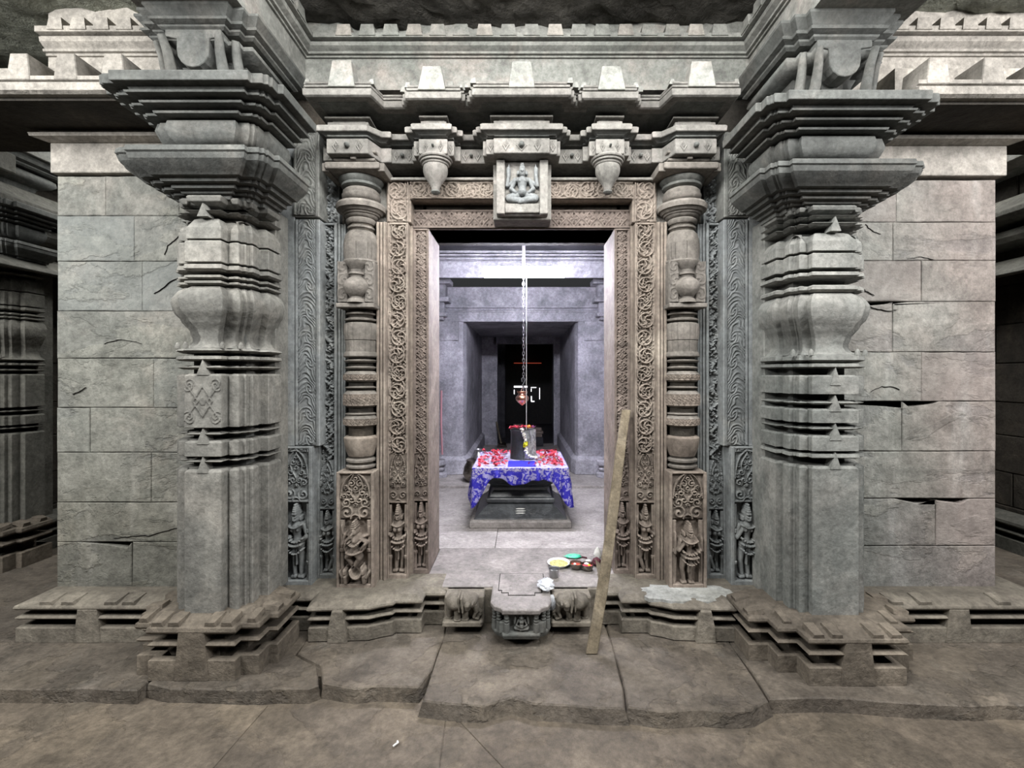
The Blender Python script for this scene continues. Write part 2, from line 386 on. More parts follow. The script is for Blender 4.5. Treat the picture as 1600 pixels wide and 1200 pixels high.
def seated_prims():
    P = []
    c = lambda *a: P.append(a)
    c(-.30, .22, .07, .05, .16, .07, .2); c(.30, .22, .07, -.05, .16, .07, .3); c(-.32, .24, .085, -.1, .3, .09, .1); c(.32, .24, .085, .1, .3, .09, .1)
    c(0, .36, .10, 0, .40, .09, .5); c(0, .42, .08, 0, .58, .12, .3); c(-.12, .62, .06, .12, .62, .06, .3)
    c(-.055, .58, .045, -.055, .58, .045, .7); c(.055, .58, .045, .055, .58, .045, .7)
    for s in (-1, 1):
        c(s*.17, .62, .055, s*.27, .42, .045, .3); c(s*.27, .42, .045, s*.16, .34, .035, .5)
        c(s*.17, .62, .05, s*.36, .50, .045, .2); c(s*.36, .50, .045, s*.33, .72, .04, .35); c(s*.33, .72, .045, s*.33, .86, .05, .3); c(s*.33, .86, .04, s*.32, .97, .012, .3)
    c(0, .68, .045, 0, .72, .045, .3); c(0, .76, .075, 0, .80, .07, .45); c(0, .77, .014, 0, .79, .012, 1.0)
    c(-.03, .79, .012, -.024, .79, .012, .95); c(.024, .79, .012, .03, .79, .012, .95)
    c(-.10, .76, .03, -.10, .80, .03, .3); c(.10, .76, .03, .10, .80, .03, .3)
    for z, r in ((.85, .09), (.89, .075), (.93, .055), (.97, .03)): c(-r*.5, z, .03, r*.5, z, .03, .4)
    return P
def elephant_prims():
    P = []
    c = lambda *a: P.append(a)
    c(-.22, .62, .26, .05, .66, .25, .0); c(.22, .66, .17, .24, .70, .16, .5); c(.14, .64, .13, .12, .52, .10, .9)
    for x, h in ((-.36, .0), (-.14, .5), (.06, .4)): c(x, .45, .11, x-.01, .12, .085, h)
    for x, h in ((-.37, .1), (-.15, .6), (.05, .5)): c(x-.04, .1, .07, x+.05, .1, .07, h)
    c(.32, .6, .09, .36, .38, .065, .7); c(.36, .38, .065, .30, .2, .05, .7); c(.30, .2, .05, .40, .14, .04, .7)
    c(.28, .74, .03, .28, .74, .03, 1.7); c(-.02, .88, .03, .02, .45, .025, 1.5); c(-.1, .9, .03, -.08, .45, .025, 1.3)
    c(.38, .16, .09, .44, .24, .07, .3); c(.42, .35, .05, .46, .3, .05, .3)
    return P

# ================================================================ STRUCTURE
BACK = 2.95
# --- floor ------------------------------------------------------
floor = struct('floor')
def slab(px_pts, z, thick, mat, parent, name='paving_slab', jit=.006, lip=.0, world=False, bv=.006):
    base = [(x, y) if world else (PX(x, YF(y, z)), YF(y, z)) for x, y in px_pts]
    pts = []
    for i in range(len(base)):
        a = Vector(base[i]); b = Vector(base[(i+1) % len(base)]); n = max(1, int((b-a).length/.12))
        for k in range(n):
            p = a.lerp(b, k/n); pts.append((p.x+random.uniform(-jit, jit)*(k > 0), p.y+random.uniform(-jit, jit)*(k > 0)))
    A = sum(pts[i][0]*pts[(i+1) % len(pts)][1]-pts[(i+1) % len(pts)][0]*pts[i][1] for i in range(len(pts)))
    if A < 0: pts.reverse()
    ins = offset(pts, -bv)
    m = MB(); m.loft([[(x, y, z-thick) for x, y in offset(pts, lip)], [(x, y, z-bv) for x, y in pts], [(x, y, z) for x, y in ins]])
    return m.build(name, mat, parent)
def wedge(a): return a
LZ = -.065
# lower floor slabs (foreground) - joints run away from the camera and across
for q in ([(-5.2,-2.2),(-1.55,-2.2),(-1.2,2.18),(-5.2,2.35)], [(-1.548,-2.2),(-.05,-2.2),(-.35,2.14),(-1.195,2.17)],
          [(-.049,-2.2),(.42,-2.2),(.01,1.72),(-.345,2.135)], [(.421,-2.2),(5.2,-2.2),(5.2,1.93),(.12,1.66)],
          [(.02,1.725),(.11,1.68),(5.2,1.95),(5.2,2.35),(-.33,2.14)]):
    slab(q, LZ, .12, mFloor, floor, world=True, jit=.0, bv=.0015)
MB().box(-5.2, 5.2, -2.2, 2.3, LZ-.2, LZ-.004).build('joint_fill', mFloor, floor)
MB().box(-5.2, 5.2, 2.32, 8.4, -.2, -.02).build('joint_fill', mSlab, floor)
# upper slabs
for pts, lip in (
    ([(-5.2,8.4),(-5.2,2.24),(-2.6,2.21),(-1.83,2.19),(-1.83,2.5),(-1.85,8.4)], .015),
    ([(-1.82,2.6),(-1.82,2.24),(-1.68,2.20),(-1.3,2.185),(-1.02,2.20),(-.985,2.225),(-1.05,2.36),(-1.22,2.47),(-1.23,2.9),(-1.8,2.9)], .02),
    ([(-1.22,2.9),(-1.21,2.48),(-1.04,2.38),(-.97,2.24),(-.80,2.20),(-.70,2.22),(-.50,2.21),(-.46,2.35),(-.45,2.9)], .03),
    ([(-.44,2.9),(-.455,2.36),(-.46,2.12),(-.35,2.10),(-.18,2.085),(-.05,2.14),(.05,2.10),(.2,2.09),(.33,2.075),(.46,2.07),(.48,2.2),(.5,2.9)], .06),
    ([(.51,2.9),(.49,2.2),(.475,2.08),(.62,2.05),(.80,2.065),(.93,2.05),(1.02,2.06),(1.13,2.12),(1.15,2.4),(1.17,2.9)], .06),
    ([(1.18,2.9),(1.16,2.4),(1.14,2.13),(1.35,2.14),(1.8,2.10),(2.3,2.09),(5.2,2.03),(5.2,8.4),(1.2,8.4)], .02)):
    slab([(x+(.004 if abs(x) < 5 else 0), y) for x, y in pts], 0.0, .2, mSlab, floor, world=True, jit=.010, lip=lip)
# --- ceiling: rough stone ---------------------------------------
ceiling = struct('ceiling')
def rough_ceiling(x0, x1, y0, y1, z, mat, seed, step=.06):
    nx = int((x1-x0)/step); ny = int((y1-y0)/step); rs = np.random.RandomState(seed)
    hgt = rs.rand(ny+1, nx+1)*.035+np.kron(rs.rand(ny//6+2, nx//6+2), np.ones((6, 6)))[:ny+1, :nx+1]*.05
    v = [(x0+(x1-x0)*i/nx, y0+(y1-y0)*j/ny, z-hgt[j, i]) for j in range(ny+1) for i in range(nx+1)]
    f = [(j*(nx+1)+i, (j+1)*(nx+1)+i, (j+1)*(nx+1)+i+1, j*(nx+1)+i+1) for j in range(ny) for i in range(nx)]
    m = MB(); m.add(v, f); o = m.build('ceiling_slab', mat, ceiling, smooth=60); MB().box(x0, x1, y0, y1, z+.01, z+.12).build('ceiling_slab', mat, ceiling); return o
rough_ceiling(-1.4, 1.4, -1.4, 2.95, 3.74, mCeil, 1)
rough_ceiling(-5.2, -1.7, -1.4, 6.6, 3.86, mCeilG, 2, .09)
rough_ceiling(1.7, 5.2, -1.4, 6.6, 3.86, mCeilG, 3, .09)
# --- ceiling beams with cornice and merlons ----------------------
BZ = 3.29
def beam(name, x0, x1, y0, y1, sides, mat=mBeam, n_mer=(0,)):
    """box beam; sides: list of ('x+',...) faces that carry cornice"""
    t = struct(name)
    MB().box(x0, x1, y0, y1, BZ, 3.9).build('beam_block', mat, t)
    return t
def cornice_run(t, p0, p1, nrm, mat, merl=True, z0=3.485, skip=(), pale=None, ret0=0, ret1=0, hs=.56):
    """moulded cornice extruded from p0 to p1 with outward normal nrm (unit, xy)"""
    prof = [(0, z0), (.014, z0), (.016, z0+.018), (.034, z0+.02), (.036, z0+.04), (.02, z0+.046), (.03, z0+.06), (.055, z0+.085), (.06, z0+.12),
            (.048, z0+.124), (.048, z0+.135), (.085, z0+.137), (.085, z0+.185), (0, z0+.185)]
    prof = [(o, z0+(z-z0)*hs) for o, z in prof]
    p0 = Vector(p0); p1 = Vector(p1); d = (p1-p0).normalized(); nv = Vector(nrm)
    ra = []; rb = []
    for o, z in prof:
        a = p0+nv*o+d*o*ret0; b = p1+nv*o-d*o*ret1; ra.append((a.x, a.y, z)); rb.append((b.x, b.y, z))
    MB().loft([ra, rb]).build('cornice_moulding', mat, t)
    if merl:
        L = (p1-p0).length; k = 0; s = .13
        while s < L-.1:
            if k not in skip:
                c = p0+d*s+nv*.088; w0 = .05; w1 = .038
                m = MB()
                def pt(a, b, z): q = c+d*a-nv*b; return (q.x, q.y, z)
                zb = z0+.15*hs; zt = z0+.185*hs+.05
                m.loft([[pt(-w0, -.004, zb), pt(w0, -.004, zb), pt(w0, .10, zb), pt(-w0, .10, zb)], [pt(-w1, 0, zt), pt(w1, 0, zt), pt(w1, .10, zt), pt(-w1, .10, zt)]])
                m.build('merlon', pale if (pale and k % 3 == 1) else mat, t)
            s += .1435; k += 1
bm = beam('trim_1', -1.87, 1.90, 2.9, 3.4, None)
cornice_run(bm, (-1.36, 2.9), (1.43, 2.9), (0, -1), mBeam, skip=(0,), pale=mBeamW, ret0=1, ret1=1)
bl = beam('trim_2', -1.87, -1.36, -1.4, 2.9, None)
cornice_run(bl, (-1.36, -1.2), (-1.36, 2.9), (1, 0), mBeam, ret1=1, skip=(3, 7, 12, 18))
cornice_run(bl, (-1.87, 1.9), (-1.87, -1.2), (-1, 0), mBeam)
br = beam('trim_3', 1.43, 1.94, -1.4, 2.9, None)
cornice_run(br, (1.43, 2.9), (1.43, -1.2), (-1, 0), mBeam, ret0=1, skip=(2, 9, 14))
cornice_run(br, (1.94, -1.2), (1.94, 1.9), (1, 0), mBeam)
# beams above the side walls with the upper pale merlon band
bs = struct('trim_4')
MB().box(-3.03, -1.87, 2.95, 3.4, BZ+.02, 3.9).build('beam_block', mBeamW, bs)
cornice_run(bs, (-3.03, 2.95), (-1.87, 2.95), (0, -1), mBeamW, z0=3.53, hs=.75)
bs = struct('trim_5')
MB().box(1.94, 5.2, 2.95, 3.4, BZ+.02, 3.9).build('beam_block', mBeamW, bs)
cornice_run(bs, (1.94, 2.95), (5.2, 2.95), (0, -1), mBeamW, z0=3.53, hs=.75)
# lower eave ledges with big merlons
def eave_ledge(name, x0, x1, zt, yf, mxs, mat):
    t = struct(name)
    pr = [(0, zt-.115), (-.02, zt-.11), (-.05, zt-.06), (-.05, zt-.055), (-.03, zt-.05), (-.045, zt-.035), (-.05, zt), (.25, zt+.0)]
    prof = [(yf+.02, zt-.085), (yf, zt-.075), (yf, zt-.035), (yf+.018, zt-.03), (yf+.018, zt-.024), (yf+.004, zt-.02), (yf+.004, zt), (yf+.46, zt), (yf+.46, zt-.085)]
    MB().loft([[(x0, y, z) for y, z in prof], [(x1, y, z) for y, z in prof]]).build('eave_ledge', mat, t)
    MB().box(x0+.02, x1-.02, yf+.05, yf+.6, zt-.1, zt-.084).build('soffit_shade_slab', mDark, t)  # separate slab in darker stone, its colour stands for the shade under the eave
    MB().box(x0+.2, x1-.0, yf+.40, yf+.58, zt, BZ+.03).build('attic_wall', mat, t)
    for x in mxs:
        m = MB(); h = .115
        m.loft([[(x-.062, yf+.001, zt-.02), (x+.062, yf+.001, zt-.02), (x+.062, yf+.17, zt-.02), (x-.062, yf+.17, zt-.02)],
                [(x-.045, yf+.004, zt+h), (x+.045, yf+.004, zt+h), (x+.045, yf+.17, zt+h), (x-.045, yf+.17, zt+h)]])
        m.build('merlon', mat, t, bevel=.004)
    return t
eave_ledge('trim_6', -4.1, -1.98, 3.02, 2.34, [-3.05+.0, -2.80+.24, -2.32, -2.08], mBeamW)
eave_ledge('trim_7', 2.02, 4.2, 3.00, 2.34, [2.12, 2.40, 2.68, 2.96], mBeamW)
# --- walls: masonry blocks ---------------------------------------
def masonry(name, rows, x_edges, y, joints, mat, dips, xpx, side):
    t = struct(name)
    xa, xb = xpx
    rs = random.Random(11 if side < 0 else 23)
    for r in range(len(rows)-1):
        za = PZ(rows[r], y); zb = PZ(rows[r+1], y)
        js = [PX(xa, y)]+[PX(j, y) for j in joints[r]]+[PX(xb, y)]
        for i in range(len(js)-1):
            x0, x1 = js[i]+.0006, js[i+1]-.0006; g = .0008
            top = []; n = 7
            for k in range(n+1):
                u = k/n; x = x0+(x1-x0)*u; z = za-g+rs.uniform(-.003, 0)*(0 < k < n)
                top.append((x, z))
            d = dips.get(r)
            if d and x0 < PX(d[1], y) and x1 > PX(d[0], y):
                xs = [max(x0+.004, PX(d[0], y)+ (PX(d[1], y)-PX(d[0], y))*q) for q in (0, .25, .6, .9, 1)]
                top = [p for p in top if p[0] < xs[0]-.004 or p[0] > xs[-1]+.004]
                dd = d[2]*y/F
                for xx, q in zip(xs, d[3]): top.append((min(xx, x1-.003), za-g-dd*q))
                top.sort()
            bot = [(x0+(x1-x0)*k/4, zb+g+rs.uniform(0, .003)*(0 < k < 4)) for k in range(4, -1, -1)]
            pts = bot[::-1]+top[::-1]
            # CCW seen from -Y
            yo = y+rs.uniform(-.002, .003)
            m = MB(); ins = offset(pts, -.004)
            m.loft([[(a, y+.16, b) for a, b in pts], [(a, yo+.003, b) for a, b in pts], [(a, yo, b) for a, b in ins]])
            m.build('stone_block', mat, t)
    # core behind the joints
    X0, X1 = sorted((PX(xa, y), PX(xb, y)))
    MB().box(X0+.01, X1-.01, y+.12, 6.2, .0, 2.7).build('wall_core', mDark, t)
    return t
rowsL = [275, 337, 408, 486, 560, 637, 707, 785, 847, 919]
jL = [[165, 280], [210], [222], [], [240], [140], [236], [], [206]]
def crack(t, pts, y, mat=None, w=.0009):
    m = MB(); P = [(PX(a, y), PZ(b, y)) for a, b in pts]; Q = []
    r_ = random.Random(len(pts)+int(pts[0][0]))
    for i in range(len(P)-1):
        for k in range(4):
            u = k/4; Q.append((P[i][0]+(P[i+1][0]-P[i][0])*u+r_.uniform(-.003, .003), P[i][1]+(P[i+1][1]-P[i][1])*u+r_.uniform(-.003, .003)))
    Q.append(P[-1]); n = len(Q); top = []; bot = []
    for i, (a, b) in enumerate(Q):
        ww = w*(.3+.9*math.sin(math.pi*(i+.5)/n)); top.append((a, b+ww)); bot.append((a+ww*.6, b-ww))
    m.prism_xz(bot+top[::-1], y-.0035, y+.004); m.build('crack_line', mCrk, t)
mCrk = stone('crack_dirt', '#1b1a18', '#141312', bump=.1, edge=False)
wl = masonry('wall_left', rowsL, None, 2.75, jL, mWallL, {8: (123, 207, 9, (0, .15, .5, 1, .1))}, (89, 400), -1)
rowsR = [281, 347, 407, 471, 550, 627, 705, 779, 853, 932]
jR = [[1400], [1395], [1440], [1395], [1440], [1409], [], [1462], []]
wr = masonry('wall_right', rowsR, None, 2.75, jR, mWallR, {3: (1340, 1420, 6, (.6, 1, .6, .2, .1)), 5: (1350, 1468, 9, (.1, .7, 1, .5, .0)), 7: (1408, 1512, 8, (.3, 1, .5, 1, .2))}, (1240, 1556), 1)
crack(wl, [(257, 399), (262, 384), (272, 376), (285, 364)], 2.747); crack(wl, [(241, 459), (252, 452), (266, 440), (288, 431)], 2.747)
crack(wl, [(178, 841), (205, 838), (232, 837), (262, 829), (283, 823)], 2.747); crack(wl, [(163, 537), (185, 531), (204, 532), (222, 537)], 2.747); crack(wl, [(112, 616), (124, 612), (134, 605)], 2.747)
crack(wr, [(1355, 478), (1368, 482), (1385, 486), (1402, 484)], 2.747); crack(wr, [(1344, 450), (1356, 456), (1366, 462)], 2.747); crack(wr, [(1352, 350), (1362, 361), (1376, 366)], 2.747)
crack(wr, [(1360, 612), (1378, 604), (1395, 604), (1406, 609)], 2.747); crack(wr, [(1418, 404), (1440, 401), (1458, 406)], 2.747)
def wall_top(t, x0, x1, mat, zb, s):
    MB().box(x0, x1, 2.72, 3.0, zb, zb+.175).build('top_course', mat, t, bevel=.004)
    e = -.10*s
    p = [(2.715, 0), (2.66, .012), (2.655, .03), (2.70, .035), (2.69, .05), (2.64, .075), (2.635, .105), (3.0, .105), (3.0, 0)]
    z0 = zb+.175
    MB().loft([[(x0-(2.72-y)*(s < 0), y, z0+z) for y, z in p], [(x1+(2.72-y)*(s > 0), y, z0+z) for y, z in p]]).build('wall_cornice', mat, t)
wall_top(wl, PX(78, 2.72), PX(400, 2.72), mBeamW, 2.692, -1)
wall_top(wr, PX(1240, 2.72), PX(1574, 2.72), mBeamW, 2.675, 1)
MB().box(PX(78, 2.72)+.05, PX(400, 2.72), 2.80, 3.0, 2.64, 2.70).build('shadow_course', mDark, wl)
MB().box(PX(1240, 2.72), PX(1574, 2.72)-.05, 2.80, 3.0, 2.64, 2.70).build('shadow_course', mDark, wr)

# --- moulded plinths ---------------------------------------------
def plinth_profile(h, lo, led, up, rec=.07, slope=.05):
    """heights: lo top of bottom course, led=(a, b) middle ledge, up top slab underside, h top"""
    a = -rec
    return ([(0, 0), (lo-.004, 0), (lo, -.006), (lo-.001, -.038), (lo-.04, -.05)], [(lo-.05, a), (led[0], a)],
            [(led[0]-.001, -.03), (led[0], -.005), ((led[0]+led[1])/2, .004), (led[1], -.012), (led[1]-.004, -.03)], [(led[0]+.001, a), (up, a)],
            [(up, .0), (up+.012, .008), (up+(h-up)*.45, .004), (h-.004, -slope), (h, -slope-.02)])
def build_plinth(t, pts, z0, h, lo, led, up, mat, cx=0, cy=0, rec=.07, slope=.05, ymax=None):
    names = ('bottom_course', 'recess', 'middle_ledge', 'recess', 'top_slab')
    for nm, pr in zip(names, plinth_profile(h, lo, led, up, rec, slope)):
        if nm == 'recess': pr = [(pr[0][0]-.01, pr[0][1]), (pr[1][0]+.012, pr[1][1])]
        if nm == 'middle_ledge': pr = [(pr[0][0], pr[0][1])]+pr[1:]
        m = MB(); m.plan(pts, pr, z=z0, cx=cx, cy=cy, ymax=ymax); m.build(nm, mat, t, bevel=.002 if nm != 'recess' else 0)
def key_tab(t, x, yf, z0, zt, w0, w1, w2, mat, h_mid=.45, slope=.05):
    """trapezoid bracing block through the plinth front: wide foot, waist, head"""
    m = MB(); zm = z0+(zt-z0)*h_mid
    m.loft([[(x-w0, yf-.004, z0), (x+w0, yf-.004, z0), (x+w0, yf+.1, z0), (x-w0, yf+.1, z0)],
            [(x-w0*.86, yf-.006, zm), (x+w0*.86, yf-.006, zm), (x+w0*.86, yf+.1, zm), (x-w0*.86, yf+.1, zm)],
            [(x-w1, yf-.006, zt-.035), (x+w1, yf-.006, zt-.035), (x+w1, yf+.1, zt-.035), (x-w1, yf+.1, zt-.035)],
            [(x-w2, yf+slope, zt+.004), (x+w2, yf+slope, zt+.004), (x+w2, yf+.13, zt+.004), (x-w2, yf+.13, zt+.004)]])
    m.build('key_block', mat, t, bevel=.003)
def tooth(t, x, y, zt, w, mat, ang=0, L=.085):
    """raised wedge on the sloping top slab; ang rotates about z"""
    m = MB(); ca, sa = math.cos(ang), math.sin(ang); w = w*.9
    def q(a, b, z): return (x+a*ca-b*sa, y+a*sa+b*ca, z)
    m.loft([[q(-w, .004, zt-.04), q(w, .004, zt-.04), q(w, L, zt-.02), q(-w, L, zt-.02)],
            [q(-w*.75, -.002, zt-.012), q(w*.75, -.002, zt-.012), q(w*.85, L, zt+.002), q(-w*.85, L, zt+.002)]])
    m.build('tooth', mat, t)
def wall_base(t, x0, x1, tabs, teeth, mat, y0=2.575):
    pts = [(x0, y0), (x1, y0), (x1, 3.1), (x0, 3.1)]
    build_plinth(t, pts, 0, .235, .085, (.128, .148), .182, mat, rec=.14, slope=.06)
    for x in tabs: key_tab(t, x, y0, 0, .222, .075, .055, .05, mat)
    for x in teeth: tooth(t, x, y0+.0, .24, .045, mat)
wall_base(wl, -2.83, -1.5, [PX(138, 2.58)], [-2.66, -2.54, -2.30, -2.20], mPlinth)
wall_base(wr, 1.55, 3.05, [PX(1497, 2.58)], [1.95, 2.10, 2.26, 2.70], mPlinth)

# ================================================================ BIG PILLARS
def interp(z, a, b, c, d): return c+(z-a)*(d-c)/(b-a)
def big_pillar(side, label, X, YC, poly, polyc, basep, zc, ys, kz, mat, mats, carved):
    t = thing('stone_pillar', label, 'pillar', (X, YC, 0))
    Z = lambda y: H-(y-CY)*kz
    E1 = -poly[0][1]; a1 = poly[0][0]
    yf = YC-E1
    # base
    bh = Z(ys['shaft'])
    bE = -basep[0][1]; z0 = ys.get('z0', 0)
    b = thing_part('base', t)
    hh = bh-z0
    build_plinth(b, basep, z0, hh, hh*.34, (hh*.55, hh*.625), hh*.77, mPlinthB, cx=X, cy=YC, rec=.13, slope=.09, ymax=YC+.02)
    key_tab(b, X+.0, YC-bE, z0, z0+hh-.01, .085, .062, .055, mPlinthB, slope=.07)
    a1b = basep[0][0]
    for k in (-.8, -.42, .42, .8): tooth(b, X+k*a1b, YC-bE, z0+hh, .034, mPlinthB)
    for s in (-1, 1):
        for k in (-.8, -.2): tooth(b, X+s*(bE-.004), YC+k*a1b, z0+hh, .034, mPlinthB, ang=s*math.pi/2)
        tooth(b, X+s*.27, YC-.31, z0+hh, .026, mPlinthB)
    # shaft pieces
    def piece(nm, prof, m=mat, pl=poly, sm=None, bev=.003, par=t):
        q = MB(); q.plan(pl, prof, cx=X, cy=YC, ymax=YC+.04); return q.build(nm, m, par, smooth=sm, bevel=bev)
    zA = Z(ys['lower_top'])
    low = piece('lower_shaft', [(bh-.03, .0), (zA-.012, 0), (zA, -.012)], mats[0])
    # core hidden in the gaps
    MB().box(X-E1*.52, X+E1*.52, YC-E1*.5, YC+.04, zA-.02, Z(ys['top'])-.0).build('core', mCap, t)
    MB().box(X-.216, X+.216, YC+.02, YC+.16, bh-.04, zc[0]+.02).build('back_slab', mat, t, bevel=.004)
    for (ya, yb, kind) in ys['bands']:            # upper y, lower y (pixels)
        zb, za = Z(yb), Z(ya)
        if kind == 'ledge': piece('ledge', [(zb, -.01), (zb+(za-zb)*.25, .004), (za-.004, .0), (za, -.04)], mats[1])
        elif kind == 'thin': piece('ledge', [(zb, -.02), (zb+(za-zb)*.5, .0), (za, -.03)], mats[1])
        elif kind == 'ring': piece('ring', [(zb, -.018), (zb+(za-zb)*.3, .0), (zb+(za-zb)*.7, .0), (za, -.018)], mats[1], sm=50, bev=0)
        elif kind == 'block': piece('band_block', [(zb, 0), (za-.008, 0), (za, -.014)], mats[2])
        elif kind == 'shoulder': piece('shoulder_block', [(zb, -.005), (zb+(za-zb)*.5, -.006), (za-.01, -.03), (za, -.045)], mats[2])
        elif kind == 'lip': piece('lip', [(zb, -.02), (zb+.012, .004), (za-.01, .0), (za, -.03)], mats[1], sm=50, bev=0)
        elif kind == 'cap': piece('top_moulding', [(zb, -.04), (zb+(za-zb)*.3, -.01), (za-.01, -.004), (za, -.012)], mats[1])
        elif kind == 'pot':
            pr = []
            for k in range(17):
                u = k/16; zz = zb+(za-zb)*u
                pts_ = [(0, -.018), (.05, -.04), (.15, -.05), (.3, -.04), (.45, -.015), (.62, .012), (.78, .02), (.9, .008), (1, -.022)]
                for i in range(len(pts_)-1):
                    if pts_[i][0] <= u <= pts_[i+1][0]:
                        v = (u-pts_[i][0])/(pts_[i+1][0]-pts_[i][0]); v = v*v*(3-2*v); o = pts_[i][1]+(pts_[i+1][1]-pts_[i][1])*v
                pr.append((zz, o))
            piece('pot_moulding', pr, mats[3], pl=ys.get('pp', poly), sm=35, bev=0)
            for s in (-1, 1):                      # little knobs at the pot foot
                for xx in (a1, a1+.07):
                    MB().lathe([(0, .012), (.02, .012), (.034, .004)], X+s*xx, YC-E1+(.01 if xx == a1 else .05), n=8, z=zb-.004).build('foot_knob', mats[3], t, smooth=40)
    for (y0, y1, hw) in ys['tri']:                 # pyramid antefixes: apex y, foot y
        za, zb = Z(y0), Z(y1); xw = hw*kz*.93
        q = MB(); q.add([(X-xw, yf-.004, zb), (X+xw, yf-.004, zb), (X, yf-.002, za), (X-xw, yf+.05, zb), (X+xw, yf+.05, zb), (X, yf+.05, za)],
                        [(0, 1, 2), (3, 5, 4), (0, 3, 4, 1), (1, 4, 5, 2), (2, 5, 3, 0)])
        q.build('antefix', mats[1], t)
    if carved:
        ya, yb = carved; zb, za = Z(yb), Z(ya); wd = 2*a1-.004
        def fc(U, V):
            u = U/wd-.5; v = V/(za-zb)-.5
            dia = np.abs(np.abs(np.abs(u)*1.0+np.abs(v)*.75-.26)) < .028
            cr = np.abs(np.abs(u)-np.abs(v)*.9-.12) < .03
            curl = np.hypot(np.abs(u)-.38, np.abs(v)-.36); sc = (np.cos(curl*75-2*np.arctan2(np.abs(v)-.36, np.abs(u)-.38)) > .1)&(curl < .16)
            fl = np.hypot(u, v*.9) < .09
            return .005*np.clip(dia*1.0+cr*1.0+sc*1.0+fl*.8, 0, 1)-.002
        grid_mesh('carved_face', X-wd/2, zb, wd, za-zb, yf-.001, fc, mats[2], t, cell=.003)
    # capital
    z0c, z1c = zc
    def ZC(z): return interp(z, 2.41, 2.936, z0c, z1c)
    def cp(nm, pr, m=mCap, sm=None, bev=.003): piece(nm, [(ZC(z), o) for z, o in pr], m, polyc, sm, bev)
    xo = ys.get('xo', 0)
    cp('capital_neck', [(2.40, -.05), (2.43, -.05)])
    cp('lower_capital', [(2.425, -.03), (2.44, -.025), (2.442, .0), (2.462, .0), (2.464, .03), (2.482, .035), (2.484, .06), (2.50, .075), (2.515, .095+xo), (2.54, .118+xo), (2.566, .125+xo)], sm=20)
    cp('lower_capital_rim', [(2.568, .122+xo), (2.574, .13+xo), (2.6, .126+xo), (2.604, .10+xo), (2.63, .03)])
    cp('capital_recess', [(2.61, -.06), (2.68, -.06)])
    cp('cushion', [(2.66, -.06), (2.672, -.02), (2.70, .005), (2.74, .02), (2.78, .012), (2.80, -.02)], sm=40, bev=0)
    cp('capital_step', [(2.795, .05+xo), (2.806, .054+xo), (2.812, .03)])
    cp('capital_step', [(2.808, .02), (2.828, .02)], bev=0)
    cp('capital_step', [(2.826, .088+xo), (2.836, .092+xo), (2.842, .06)])
    cp('capital_step', [(2.838, .06), (2.856, .07)], bev=0)
    cp('capital_step', [(2.853, .128+xo), (2.862, .132+xo), (2.868, .1)])
    cp('capital_step', [(2.864, .11), (2.89, .125)], bev=0)
    cp('abacus', [(2.886, .168+xo), (2.93, .17+xo), (2.936, .164+xo)])
    # bracket above the abacus
    zb = z1c; ht = BZ-zb
    polyb = [(-.14, .1), (-.14, -.20), (-.105, -.20), (-.105, -.24), (-.065, -.24), (-.065, -.275), (.065, -.275), (.065, -.24), (.105, -.24), (.105, -.20), (.14, -.20), (.14, .1)]
    polyb = [(x*1.35, y) for x, y in polyb]
    def bp(nm, pr, **k):
        q = MB(); q.plan(polyb, [(zb+ht*z, o) for z, o in pr], cx=X, cy=YC, ymax=YC+.22); q.build(nm, mCap, t, **k)
    bp('bracket_body', [(0, .035), (.1, .0), (.25, -.03), (.42, -.035), (.55, -.01), (.6, -.02)], smooth=40)
    bp('bracket_roll', [(.5, -.02), (.53, .035), (.59, .06), (.66, .055), (.71, .02)], smooth=60)
    bp('bracket_neck', [(.69, -.0), (.75, .0)])
    bp('bracket_plate', [(.73, .06), (.755, .075), (.775, .078)])
    bp('bracket_plate', [(.775, .06), (.81, .10), (.835, .105)])
    bp('bracket_plate', [(.83, .085), (.87, .09), (.92, .105), (.965, .12), (1.0, .12)])
    a1c = .13; E1c = .275
    yf2 = YC-E1c-.066
    tw = a1c*.62; zt = zb+ht*.735
    pts = [(X-tw*1.7, zt), (X-tw*1.7, zt-.035), (X-tw, zt-.045)]+[(X-tw*math.cos(a)*1.0, zt-.10-.085*math.sin(a)) for a in [math.pi*k/8 for k in range(9)]]+[(X+tw, zt-.045), (X+tw*1.7, zt-.035), (X+tw*1.7, zt)]
    MB().prism_xz(pts, yf2, yf2+.09).build('bracket_tongue', mCap, t, bevel=.003)
    for s in (-1, 1):                              # curled flutes beside the tongue
        for k in range(2):
            xx = X+s*(a1c+.01+.055*k); y_ = YC-E1c+.0+.045*k
            MB().tube([(xx, y_-.0, zb+.01), (xx-.012*s, y_-.035, zb+ht*.25), (xx-.01*s, y_-.06, zb+ht*.45), (xx, y_-.085, zb+ht*.62)], [.03, .026, .022, .018], 8).build('bracket_flute', mCap, t, smooth=60)
    return t
def thing_part(name, parent):
    m = MB(); o = bpy.data.objects.new(name, None); C.objects.link(o); o.parent = parent; o.location = (0, 0, 0); return o
baseL = [(x, y) for x, y in redent(.213, .35, .31, .31, .30)]
def base_poly(a1, E1, a2, dx=0):
    q = [(a1, -E1), (a1, -a2), (a2, -a2), (a2, -a1), (E1, -a1)]; pts = []
    for k in range(4):
        for x, y in q:
            for _ in range(k): x, y = -y, x
            pts.append((x, y))
    return pts
XL, YL, XR, YR = -1.616, 2.605, 1.62, 2.648
